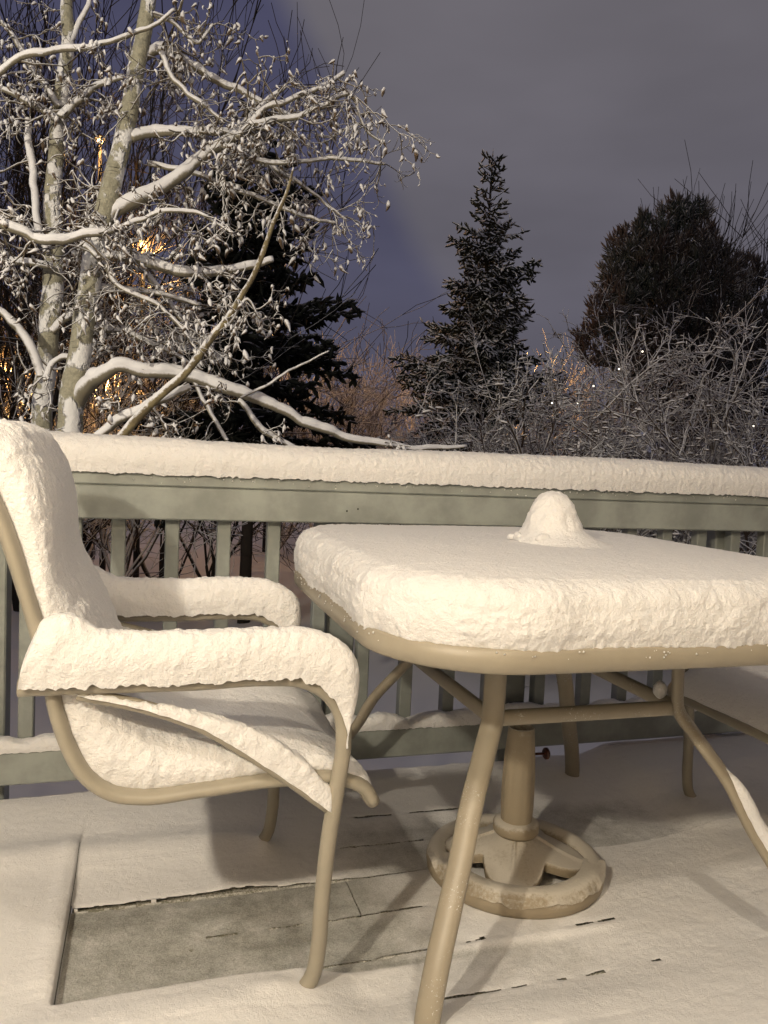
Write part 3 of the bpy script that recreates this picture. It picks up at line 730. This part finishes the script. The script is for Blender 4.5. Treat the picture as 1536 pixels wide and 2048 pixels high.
# ------------------------------------------------------------------ aspens
def rp(px): return px/FPX                               # photo pixels to a radius at unit distance
def limb_pts(pts, Y, wob=.0, n=None, seed=0):
    """pts: (photo x, photo y, radius in photo px[, depth offset])"""
    P = []; R = []
    for p in pts:
        yy_ = Y + (p[3] if len(p) > 3 else 0); q = at(p[0], p[1], yy_); P.append(q); R.append(p[2]*np.dot(q-CAM, FWD)/FPX)
    n = n or max(8, 5*len(P)); S = spline(np.c_[P, np.zeros(len(P))][:, :3], n)
    d = np.r_[0, np.cumsum(np.linalg.norm(np.diff(np.array(P), axis=0), axis=1))]
    R = np.interp(np.linspace(0, d[-1], n), d, R)
    if wob: S = S + wob*np.stack([fbm(S + k*9.1, 3.0, 2, seed+k) for k in range(3)], 1)
    return S, R
twig_src = []
def branch(parent, pts, Y, seed=0, snow=True, twigs=1.0, name='branch', bark=None):
    S, R = limb_pts(pts, Y, .018, max(24, 9*len(pts)), seed); R = R*1.02; S = S + .012*np.stack([fbm(S + k*5.3, 8.0, 2, seed+40+k) for k in range(3)], 1)*np.minimum(1, np.linspace(0, 6, len(S)))[:, None]
    b = MB(); R2 = R*(1+.08*fbm(S, 9, 2, seed)); b.tube(S - np.array([0, 0, .15])*R2[:, None], R2*.86, 10)
    o = b.build(name, bark or M_limb, parent)
    if snow:
        b = MB(); T = np.gradient(S, axis=0); T /= np.linalg.norm(T, axis=1)[:, None]
        up = np.array([0, -.28, 1.]); lie = np.clip(1.15-np.abs(T[:, 2]), .25, 1)
        b.tube(S + up*(R*.26*lie)[:, None], R*(.86 + .16*fbm(S, 14, 3, seed+7))*np.clip(lie*1.15, .6, 1), 10)
        b.build('snow', M_snow_far, o)
    for k in range(len(S)): twig_src.append((S[k], R[k], twigs))
    return S, R
def make_twigs(parent, src, count, seed, lmin=.22, lmax=.62, leaf=True, box=None):
    rg = np.random.default_rng(seed); tw = MB(); lf = MB(); wts = np.array([s[2] for s in src]); wts = wts/wts.sum()
    LP_, LR_, TP_, TR_ = [], [], [], []
    def leafclump(p, d, size):
        r = size*rg.uniform(.7, 1.3)
        ax = np.array([rg.normal(0, .5), rg.normal(0, .5), -1.0]); ax /= np.linalg.norm(ax)
        LP_.append(p + np.outer(np.array([-.5, -.1, .5, 1.2, 1.7])*r, ax) + np.outer(np.array([0, .1, .15, 0, -.35])*r, rg.normal(0, 1, 3)))
        LR_.append(np.array([.12, .42, .50, .28, .05])*r)
    def grow(p, d, L_, r, lvl):
        n_ = 7; pts = [p]; st = L_/n_; dd = d.copy(); droop = rg.uniform(.10, .30); curl = rg.uniform(.0, .42); ax = rg.normal(0, .13, 3)
        for k in range(n_):
            dd = dd + ax + rg.normal(0, .20, 3) + np.array([0, 0, -droop if k < n_*.55 else curl]); dd /= np.linalg.norm(dd)
            pts.append(pts[-1] + dd*st)
        pts = np.array(pts); TP_.append(pts); TR_.append(r*np.linspace(1, .45, n_+1)*rg.uniform(.85, 1.25, n_+1))
        if leaf and rg.random() < .48: leafclump(pts[-1], dd, rg.uniform(.010, .036))
        if leaf:
            for k in range(2, n_):
                if rg.random() < .08: leafclump(pts[k] + np.array([0, 0, .004]), dd, rg.uniform(.012, .030))
        if lvl > 0:
            for _ in range(rg.integers(2, 5)):
                k = rg.integers(2, n_); e = (pts[k]-pts[k-1])/st + rg.normal(0, .75, 3); e /= np.linalg.norm(e)
                grow(pts[k], e, L_*rg.uniform(.35, .7), r*.72, lvl-1)
    idx = rg.choice(len(src), count, p=wts)
    for i in idx:
        p, r, _ = src[i]; a = rg.uniform(0, 2*PI)
        d = np.array([math.cos(a)*.95, math.sin(a)*.6, rg.uniform(-.35, .75)]); d /= np.linalg.norm(d)
        grow(p, d, rg.uniform(lmin, lmax), min(max(.0058, r*.30), .0115), 2)
    tw.tubes(TP_, TR_, 4); lf.tubes(LP_, LR_, 5)
    o = tw.build('twigs', M_twig, parent); o['kind'] = 'stuff'
    if leaf:
        o = lf.build('leaves', M_leaf, parent); o['kind'] = 'stuff'

aspB = empty('aspen_tree', tuple(np.r_[at(135, 900, 4.2)[:2], GZ]), 'nearer aspen whose leaning trunk sends a long low branch along the railing', 'tree', 'pale aspens behind the chair')
aspB_parts_off = np.r_[at(135, 900, 4.2)[:2], GZ]
def local(parent, off):                                  # children were built in world space: move them under the root
    for k in parent.children: k.location = tuple(np.array(k.location) - off)
YB = 4.2
S, R = limb_pts([(105, 1180, 34), (128, 960, 28), (140, 860, 25), (150, 760, 23.5), (160, 700, 22), (178, 580, 20.5), (190, 500, 21), (215, 400, 20), (233, 330, 18.5), (258, 230, 17), (277, 120, 16), (294, 20, 14.5), (305, -60, 14), (330, -230, 11)], YB, .01, 130, 3)
b = MB(); b.tube(S, R*(1+.05*fbm(S, 6, 3, 2)), 18); b.build('trunk', M_aspen, aspB)
branch(aspB, [(186, 505, 14, .05), (206, 448, 18), (260, 400, 18), (330, 365, 15.5), (400, 310, 14), (470, 270, 12), (505, 235, 9), (545, 190, 7), (575, 165, 4)], YB, 1, twigs=1.5)
branch(aspB, [(262, 268, 13), (290, 262, 11), (350, 262, 10), (420, 262, 8), (480, 258, 6), (540, 262, 4)], YB, 2, twigs=1.2)
branch(aspB, [(276, 118, 11), (300, 98, 12), (328, 92, 11), (350, 103, 10), (400, 135, 9.5), (450, 167, 8), (480, 178, 7), (540, 210, 5), (600, 240, 3)], YB+.3, 3)
branch(aspB, [(325, 105, 6), (345, 150, 6), (380, 190, 6), (418, 215, 5), (450, 240, 4)], YB-.2, 4)
branch(aspB, [(470, 270, 7), (530, 215, 6), (590, 195, 6), (640, 175, 6), (688, 142, 5)], YB-.3, 5, twigs=.9)
branch(aspB, [(500, 250, 6), (570, 240, 6), (640, 215, 6.5), (708, 188, 5.5), (722, 230, 3), (735, 262, 3), (770, 288, 2)], YB-.4, 6, twigs=1.1)
branch(aspB, [(215, 512, 10), (270, 515, 12), (330, 535, 11), (400, 545, 10), (460, 540, 9), (520, 523, 8), (548, 520, 6)], YB-.2, 7, twigs=.9)
branch(aspB, [(146, 815, 14, .32), (166, 775, 19, .22), (195, 747, 17, .08), (230, 730, 15), (300, 740, 14), (370, 748, 13.5), (430, 768, 13.5), (500, 793, 12.5), (560, 815, 11.5), (620, 845, 11), (680, 868, 9), (740, 885, 7.5), (800, 893, 6), (880, 892, 5), (930, 893, 3)], YB-.3, 8, twigs=.28)
branch(aspB, [(170, 490, 6), (215, 530, 6), (240, 572, 5.5), (300, 602, 5), (350, 640, 5), (390, 690, 4)], YB-.3, 9, twigs=1.1)
branch(aspB, [(280, 530, 8), (330, 600, 7), (400, 680, 5), (440, 720, 4)], YB+.4, 10, twigs=1.0)
branch(aspB, [(195, 575, 8), (260, 580, 6), (330, 590, 5), (400, 610, 4)], YB+.1, 11, twigs=1.2)
branch(aspB, [(180, 650, 8), (240, 660, 8), (330, 700, 5), (400, 735, 4)], YB+.3, 12, twigs=1.2)
branch(aspB, [(300, 330, 6), (400, 350, 5), (500, 390, 5), (590, 420, 4), (670, 450, 3)], YB+.2, 13, twigs=1.6)
branch(aspB, [(450, 290, 5), (540, 330, 5), (620, 320, 4), (700, 318, 4), (770, 330, 3)], YB-.2, 14, twigs=1.0)
branch(aspB, [(420, 300, 6), (480, 300, 7), (560, 340, 6), (620, 380, 4), (690, 440, 3)], YB+.2, 15, twigs=1.5)
branch(aspB, [(480, 800, 6), (520, 850, 8), (560, 880, 6), (600, 905, 5)], YB-.3, 16, twigs=.4)
branch(aspB, [(385, 755, 5), (410, 800, 5), (440, 850, 5), (455, 880, 5)], YB-.3, 17, twigs=.6)
branch(aspB, [(480, 800, 3), (540, 770, 3.2), (600, 735, 2.5), (662, 703, 1.6)], YB-.4, 18, twigs=.1)
branch(aspB, [(290, 30, 6), (350, 50, 4), (395, 85, 4), (430, 50, 3)], YB, 19, twigs=.8)
make_twigs(aspB, twig_src, 190, 21)
src_tip = [s for s in twig_src if s[0][2] > 2.0 and s[0][0] > at(380, 300, 4.2)[0]]
local(aspB, aspB_parts_off); twig_src.clear()
YA = 5.0
offA = np.r_[at(80, 900, YA)[:2], GZ]
aspA = empty('aspen_tree', tuple(offA), 'farther upright aspen trunk nearest the left edge', 'tree', 'pale aspens behind the chair')
S, R = limb_pts([(70, 1180, 30), (80, 940, 23), (85, 820, 20), (90, 740, 19), (100, 660, 19), (106, 560, 20), (108, 490, 18), (104, 430, 16.5), (110, 320, 15), (114, 250, 14), (122, 190, 14), (133, 100, 12.5), (136, 0, 11), (140, -120, 10)], YA, .012, 120, 6)
b = MB(); b.tube(S, R*(1+.05*fbm(S, 6, 3, 8)), 18); b.build('trunk', M_aspen, aspA)
branch(aspA, [(-40, 160, 8), (0, 136, 8.5), (40, 112, 8), (100, 100, 7), (180, 88, 6), (250, 70, 5.5), (300, 52, 5), (350, 15, 4)], YA-1.2, 31, twigs=.5)
branch(aspA, [(-60, 425, 12), (-20, 437, 12), (30, 457, 11), (80, 475, 10), (120, 482, 10.5), (175, 470, 9), (230, 458, 7), (300, 430, 5), (370, 418, 4.5), (430, 440, 3.5), (470, 470, 2.5)], YA-1.4, 32, twigs=.9)
branch(aspA, [(-30, 522, 8), (0, 520, 8), (60, 522, 7), (104, 534, 7)], YA-.2, 33, twigs=.4)
branch(aspA, [(-20, 600, 9), (10, 632, 9), (40, 660, 10), (70, 705, 10), (85, 750, 10)], YA-.3, 34, twigs=.4)
branch(aspA, [(118, 235, 10), (160, 190, 9), (200, 170, 7), (245, 158, 5)], YA-.2, 35, twigs=1)
branch(aspA, [(112, 235, 9), (80, 210, 8), (40, 190, 7), (-10, 170, 5)], YA-.2, 36, twigs=1)
branch(aspA, [(58, 235, 6), (62, 290, 8), (70, 370, 8), (75, 430, 8), (90, 500, 8)], YA-.1, 37, twigs=.5)
branch(aspA, [(120, 210, 8), (70, 140, 7), (20, 60, 6), (-30, 10, 4)], YA-.1, 38, twigs=1.3)
branch(aspA, [(130, 110, 8), (160, 40, 6), (185, -30, 4)], YA, 39, twigs=1)
branch(aspA, [(100, 660, 9), (125, 640, 9), (152, 632, 8)], YA-.1, 40, twigs=.2)
branch(aspA, [(85, 760, 7), (105, 725, 7), (130, 715, 6), (160, 720, 5)], YA-.4, 41, twigs=.3)
make_twigs(aspA, twig_src, 75, 23, .2, .5)
local(aspA, offA); twig_src.clear()
# the broken stem that leans across in front of the low branch
offS = np.r_[at(215, 900, 3.4)[:2], GZ]
stick = empty('leaning_stem', tuple(offS), 'thin brown stem leaning diagonally across the low aspen branch', 'tree')
S, R = limb_pts([(140, 1000, 11), (240, 872, 9.5), (300, 810, 9), (380, 738, 8), (430, 670, 7), (480, 600, 6), (520, 520, 5), (545, 450, 4.5), (575, 385, 3.5), (588, 335, 2)], 3.4, .01, 90, 44)
b = MB(); b.tube(S, R*(1+.1*fbm(S, 12, 3, 3)), 10); o = b.build('stem', M_stick, stick)
b = MB(); w = np.clip(fbm(S, 5, 2, 77)+.5, 0, 1); b.tube(S + np.outer(R*.55, [-.5, -.3, .9]), R*(.25+.45*w), 8); b.build('snow', M_snow_far, o)
branch(stick, [(150, 910, 10), (200, 862, 11), (250, 832, 12), (300, 805, 11), (350, 785, 9), (378, 770, 7)], 3.5, 45, twigs=.3)
branch(stick, [(430, 670, 4), (470, 640, 4), (500, 600, 3), (525, 640, 2.5)], 3.4, 46, twigs=1)
make_twigs(stick, twig_src, 14, 27, .12, .3)
local(stick, offS); twig_src.clear()

# ------------------------------------------------------------------ conifers
class Sprigs:
    def __init__(s): s.P = []; s.R = []
    def __call__(s, p, d, L_, r):
        d = d/np.linalg.norm(d); s.P.append((p, p+d*L_*.6, p+d*L_)); s.R.append((r*.85, r*1.08, r*.12))
def spruce(root_xy, gz, H, rad, seed, matr, name, label, group, thin=1.0, top_bare=.16, droop=.25, step=.17, size=1.0, up=.35, ragged=.25, power=.95, low=.04):
    rg = np.random.default_rng(seed); off = np.array([root_xy[0], root_xy[1], gz]); root = empty(name, tuple(off), label, 'tree', group)
    tr = MB(); tr.tube(np.array([[0, 0, 0], [.03, 0, H*.5], [0, .02, H*.85], [.01, 0, H]]), np.array([.028, .018, .008, .003])*H/2.2, 8); tr.build('trunk', M_trunkdark, root)
    cr_ = MB(); sg = Sprigs(); z = H*low
    while z < H*.985:
        q = z/H; R_ = rad*(1-q)**power*(1+rg.normal(0, ragged*.5)) + .05
        nb_ = rg.integers(7, 11) if q < .8 else rg.integers(3, 6)
        a0 = rg.uniform(0, 2*PI)
        for k in range(nb_):
            a = a0 + k*2*PI/nb_ + rg.normal(0, .25); L_ = max(.08, R_*(1+rg.normal(0, ragged)))
            if q > 1-top_bare: L_ = .07*H/4 + .6*R_*rg.uniform(.6, 1.3)
            zz = z + rg.normal(0, .06)*size
            d = np.array([math.cos(a), math.sin(a), up*(.2+q*1.6) - droop*(1-q)*rg.uniform(.5, 1.4)]); d /= np.linalg.norm(d)
            n_ = max(3, int(L_/(.10*size))); pts = [np.array([0, 0, zz])]
            for j in range(n_):
                d = d + rg.normal(0, .05, 3) + np.array([0, 0, -.06*(1-q) if j < n_*.6 else .08]); d /= np.linalg.norm(d); pts.append(pts[-1]+d*L_/n_)
            pts = np.array(pts)
            cr_.tube(pts, np.linspace(.02, .008, n_+1)*size, 4, cap=False)
            sd = np.cross(d, [0, 0, 1]); sd /= np.linalg.norm(sd)+1e-9
            for j in range(1, n_+1):
                fr = j/n_; w = L_*.30*(1-fr*.7)*thin + .06*size
                for s in (-1, 1):
                    if q > 1-top_bare*.8 and rg.random() < .5: continue
                    e = sd*s*rg.uniform(.4, 1) + d*rg.uniform(.3, .9) + np.array([0, 0, rg.uniform(-.6, .25)]); e /= np.linalg.norm(e)
                    sg(pts[j], e, w*rg.uniform(.6, 1.2), .030*size*rg.uniform(.8, 1.4))
                    for _ in range(int(w/(.075*size))):
                        m2 = pts[j]+e*w*rg.uniform(.15, .85)
                        sg(m2, e*.7 + rg.normal(0, .5, 3) + np.array([0, 0, -.2]), rg.uniform(.09, .19)*size, .027*size*rg.uniform(.8, 1.3))
            sg(pts[-1], d, .14*size, .026*size)
        z += step*size*rg.uniform(.75, 1.25)
    for k in range(5): sg(np.array([0, 0, H*(.93+.014*k)]), np.array([rg.normal(0, .5), rg.normal(0, .5), .8]), H*.035, .02*size)
    sg(np.array([0, 0, H*.965]), np.array([.03, 0, 1]), H*.05, .02*size)
    cr_.tubes(sg.P, sg.R, 3)
    cr_.build('crown', matr, root); return root
p = at(985, 310, 11.5); zt = p[2]
spruce((at(955, 880, 11.5)[0], 11.5), GZ, zt-GZ, 2.0, 5, M_spruce, 'spruce_tree', 'snow dusted pointed spruce standing alone against the sky', None, size=.86, power=1.1, step=.18, droop=.55, ragged=.42, thin=1.05)
p = at(430, 60, 15.0)
spruce((at(505, 700, 10.)[0], 10.), GZ, at(470, 190, 10.)[2]-GZ, 2.05, 9, M_darkspruce, 'spruce_tree', 'broad black spruce in silhouette behind the aspens', None, size=1.2, step=.26, droop=.5, thin=.85, ragged=.17, power=.75, low=.32)
# round-topped pine on the right
def pine(pxs, Y, seed, name, label, nclump=420):
    rg = np.random.default_rng(seed); base = at(1360, 900, Y); off = np.array([base[0], Y, GZ]); root = empty(name, tuple(off), label, 'tree')
    tr = MB(); cr_ = MB(); sg = Sprigs()
    tr.tube(np.array([[0, 0, 0], [.1, 0, 2.], [.15, 0, 4.2]]), [.16, .11, .05], 8)
    lobes = [(at(px_, py_, Y)-off, r_*np.dot(at(px_, py_, Y)-CAM, FWD)/FPX) for px_, py_, r_ in pxs]
    for c, r in lobes:
        tr.tube(spline([(0.1, 0, max(.6, c[2]*.55)), (c[0]*.6, c[1]*.5, c[2]*.85), c], 8), [.05, .045, .04, .035, .03, .025, .02, .015], 5)
        n_ = int(nclump*r*r/1.5) + 12
        for _ in range(n_):
            u_ = rg.normal(0, 1, 3); u_ /= np.linalg.norm(u_); u_[1] *= .8
            q = c + u_*r*rg.uniform(.45, 1.25)**.5*np.array([1, 1, 1])
            L_ = rg.uniform(.20, .42)
            for _k in range(9):
                e = u_*.5 + rg.normal(0, .42, 3) + np.array([0, 0, .8]); sg(q + rg.normal(0, .03, 3), e, L_*rg.uniform(.45, 1), .017*rg.uniform(.7, 1.4))
    cr_.tubes(sg.P, sg.R, 3); tr.build('trunk', M_trunkdark, root); cr_.build('crown', M_pine, root); return root
pine([(1348, 428, 29), (1396, 428, 20), (1300, 480, 45), (1375, 490, 60), (1260, 500, 40), (1235, 545, 30), (1310, 545, 70), (1400, 560, 75), (1240, 590, 45), (1330, 620, 80), (1430, 620, 70), (1480, 560, 40), (1215, 620, 35), (1290, 690, 70), (1380, 700, 80), (1460, 690, 70), (1210, 690, 50), (1330, 770, 80), (1430, 780, 80), (1500, 650, 45)], 14.0, 15, 'pine_tree', 'dark round-topped pine with two tufted tips at the right')

# ------------------------------------------------------------------ bare trees and shrubs
def bushy(name, label, cat, group, root_xy, gz, stems, H, spread, seed, matr, r0=.02, levels=3, kids=(3, 5), up=.25, droop=.0, nseg=6, sides=3, lean=0., rmin=.0022, part='branches', wig=.16, clump=0., shrink=(.42, .75)):
    rg = np.random.default_rng(seed); off = np.array([root_xy[0], root_xy[1], gz]); root = empty(name, tuple(off), label, cat, group)
    mb = MB(); tb = MB(); BP, BR, CP, CR = {}, {}, [], []
    def grow(p, d, L_, r, lvl):
        ns = nseg if lvl == levels else max(3, nseg-2) if lvl > 0 else 3
        pts = [p]; dd = d.copy(); st = L_/ns; ax = rg.normal(0, wig*.5, 3)
        for k in range(ns):
            dd = dd + ax + rg.normal(0, wig, 3) + np.array([0, 0, up*.12 - droop*.12]); dd /= np.linalg.norm(dd); pts.append(pts[-1]+dd*st)
        pts = np.array(pts); rr = np.linspace(r, max(rmin, r*.45), ns+1)
        if lvl == levels: tb.tube(pts, rr, 6, cap=False)
        else:
            BP.setdefault(ns, []).append(pts); BR.setdefault(ns, []).append(rr)
            if clump and lvl < 2 and rg.random() < clump:
                c = pts[rg.integers(1, ns+1)]; v = rg.normal(0, 1, 3)*np.array([1, 1, .35]); v /= np.linalg.norm(v); q = rg.uniform(.025, .06)
                CP.append(c + np.outer([-1, -.6, .1, .7, 1], v)*q); CR.append(np.array([.1, .5, .62, .45, .1])*q*.55)
        if lvl > 0:
            for _ in range(rg.integers(*kids)):
                k = rg.integers(2, ns+1); e = (pts[k]-pts[k-1])/st + rg.normal(0, .62, 3) + np.array([0, 0, up*.5]); e /= np.linalg.norm(e)
                grow(pts[k], e, L_*rg.uniform(*shrink), max(rmin, r*.55), lvl-1)
    for i in range(stems):
        a = rg.uniform(0, 2*PI); s = rg.uniform(.1, 1)*spread
        d = np.array([math.cos(a)*s+lean, math.sin(a)*s, 1.]); d /= np.linalg.norm(d)
        grow(np.array([math.cos(a)*.12*s, math.sin(a)*.12*s, 0]), d, H*rg.uniform(.45, .7), r0*rg.uniform(.7, 1.2), levels)
    [mb.tubes(BP[q], BR[q], sides) for q in BP]; mb.tubes(CP, CR, 4); tb.build('stems', matr, root); mb.build(part, matr, root); return root
# tall twiggy trees in silhouette behind the aspens
for i, (px_, Y_, H_, lab) in enumerate([(40, 11, 7.4, 'tall fan of fine bare stems at the far left, behind the aspens'), (150, 12.5, 9.0, 'tall dark bare tree between and behind the two aspen trunks')]):
    bushy('bare_tree', lab, 'tree', 'dark bare trees behind the aspens', (at(px_, 900, Y_)[0], Y_), GZ, 12, H_+.4, .09, 50+i, M_bare, .045, 3, (4, 7), .75, 0, 7, 3, 0, .006, wig=.10)
bushy('bare_tree', 'slender bare tree with a forked crown at the right edge', 'tree', None, (at(1500, 900, 12.)[0], 12.), GZ, 3, 7.4, .14, 61, M_bare, .06, 3, (6, 9), .8, 0, 8, 3, .0, .006, wig=.09, shrink=(.45, .8))
bushy('bare_tree', 'thin bare tree rising just beside the round pine', 'tree', None, (at(1430, 900, 12.8)[0], 12.8), GZ, 3, 6.6, .03, 62, M_bare, .05, 3, (5, 8), 1.3, 0, 8, 3, 0.02, .006, wig=.07, shrink=(.45, .75))
SH = [  # photo x of the root, depth, photo y its top reaches, spread, label
 (905, 8.4, 800, .8, 'low snow-dusted shrub at the foot of the lone spruce'),
 (985, 7.6, 770, .9, 'snow-dusted shrub just right of the lone spruce'),
 (1070, 8.2, 715, .8, 'tangled snowy shrub right of the spruce shrub, below the glowing gap'),
 (1150, 7.2, 690, .8, 'tangled snowy shrub left of the tall middle thicket'),
 (1230, 8.6, 600, .6, 'tall snowy thicket shrub in front of the pine, left side'),
 (1310, 7.4, 640, .7, 'wide snowy shrub directly in front of the pine'),
 (1390, 8.4, 610, .6, 'tall snowy thicket shrub in front of the pine, right side'),
 (1465, 7.2, 650, .7, 'snowy shrub leaning under the slender bare tree'),
 (1550, 8.0, 620, .7, 'snowy shrub cut off by the right edge'),
 (1185, 10.2, 540, .4, 'open upright shrub rising against the sky left of the pine')]
for i, (px_, Y_, ty_, sp_, lab) in enumerate(SH):
    H_ = (at(px_, ty_, Y_)[2]-GZ)*1.12
    bushy('snowy_shrub', lab, 'shrub', 'snowy shrubs beyond the railing', (at(px_, 950, Y_)[0], Y_), GZ, 16 if i < 9 else 9, H_, sp_, 70+i, M_shrub, .034, 3, (4, 8), .12, .12, 6, 3, 0, .0046, wig=.17, clump=(.42 if i < 9 else .1), shrink=(.26, .52))
for i, (px_, Y_, H_, lab) in enumerate([(745, 19, 3.4, 'dim distant thicket in the dip between the two spruces'), (840, 21, 3.6, 'dim distant thicket against the left flank of the lone spruce'), (640, 17, 5.2, 'bare bush glowing orange right of the black spruce'), (560, 17.5, 5.6, 'bare bush glowing orange low behind the black spruce'), (1070, 18, 5.2, 'bare bush lit orange in the gap right of the lone spruce'),
     (20, 11.6, 4.6, 'bare bush glowing orange at the far left'), (110, 12.0, 4.2, 'bare bush glowing orange between the aspen trunks'), (240, 12.0, 4.6, 'bare bush glowing orange right of the leaning trunk'), (330, 12.4, 6.4, 'tall bare bush catching lamp light behind the low branch'), (430, 12.6, 3.8, 'bare bush dimly lit under the black spruce')]):
    bushy('bare_bush', lab, 'bush', 'bare bushes lit by the far lamps', (at(px_, 900, Y_)[0], Y_), GZ+.05*max(0, Y_-12), 10, H_+.7, .55, 90+i, M_bare if px_ in (330, 430) else M_shrub, .03, 3, (4, 7), .35, 0, 6, 3, 0, .007, wig=.2)

# ------------------------------------------------------------------ far lamps
M_post = mat('lamp_post_paint', (.03, .03, .03), .5)[0]
def glow(name, col, s):
    m = bpy.data.materials.new(name); m.use_nodes = True; t = m.node_tree; t.nodes.clear()
    e = t.nodes.new('ShaderNodeEmission'); e.inputs[0].default_value = (*col, 1); e.inputs[1].default_value = s
    o = t.nodes.new('ShaderNodeOutputMaterial'); t.links.new(e.outputs[0], o.inputs[0]); return m
M_glow = glow('sodium_glow', (1, .52, .18), 14)
LP = [(200, 283, 17, 300, 'street lamp shining through bare stems beside the leaning trunk'),
      (287, 492, 12.7, 260, 'street lamp glinting behind the leaning aspen trunk'),
      (14, 735, 12.0, 230, 'low lamp glowing through the bushes at the far left'),
      (212, 752, 12.5, 210, 'low lamp glowing behind the foot of the leaning aspen'),
      (545, 668, 18.2, 70, 'lamp glowing behind the boughs of the black spruce'),
      (1018, 715, 19.4, 420, 'lamp hidden low behind the right side of the lone spruce')]
for i, (px_, py_, Y_, w_, lab) in enumerate(LP):
    p = at(px_, py_, Y_); gz_ = GZ + .012*max(0, Y_-12); r = empty('street_lamp', (p[0], p[1], gz_), lab, 'street lamp', 'far street lamps'); h_ = p[2]-gz_
    b = MB(); b.tube([(0, .12, 0), (0, .12, h_*.5), (0, .12, h_+.12)], [.06, .05, .04], 8); b.tube([(0, .12, h_+.14), (0, 0, h_+.14)], .03, 6); b.build('pole', M_post, r)
    b = MB(); b.lathe([(0, .16), (.05, .15), (.13, .07), (.135, .05), (.12, .05), (0, .055)], (0, 0, h_), 14); b.build('shade', M_post, r)
    b = MB(); b.lathe([(0, -.06), (.04, -.05), (.065, 0), (.05, .045), (0, .05)], (0, 0, h_), 12); b.build('bulb', M_glow, r)
    l = bpy.data.lights.new('street_light', 'POINT'); l.energy = w_; l.color = (1, .50, .16); l.shadow_soft_size = .1
    lo = bpy.data.objects.new('street_light', l); C.objects.link(lo); lo.location = (p[0], p[1]-.25, p[2]-.1)
M_spark = glow('window_glint', (1, .9, .7), 3)
for k, (px_, py_, lab) in enumerate([(1285, 703, 'brightest pinprick of white light, high in the snowy thicket'), (1238, 738, 'white pinprick of light below and left of the brightest one'), (1187, 772, 'lone white pinprick of light midway down the thicket'),
        (1104, 806, 'white pinprick of light lowest to the left'), (1155, 806, 'white pinprick of light beside the lowest left one'), (1507, 852, 'white pinprick of light at the far right above the snowy rail')]):
    b = MB(); b.lathe([(0, -.011), (.008, -.008), (.011, 0), (.008, .008), (0, .011)], (0, 0, 0), 8); o = b.build('garden_light', M_spark)
    o.location = at(px_, py_, 6.2 + .12*k)
    tag(o, lab, 'light', 'tiny lights among the shrubs')
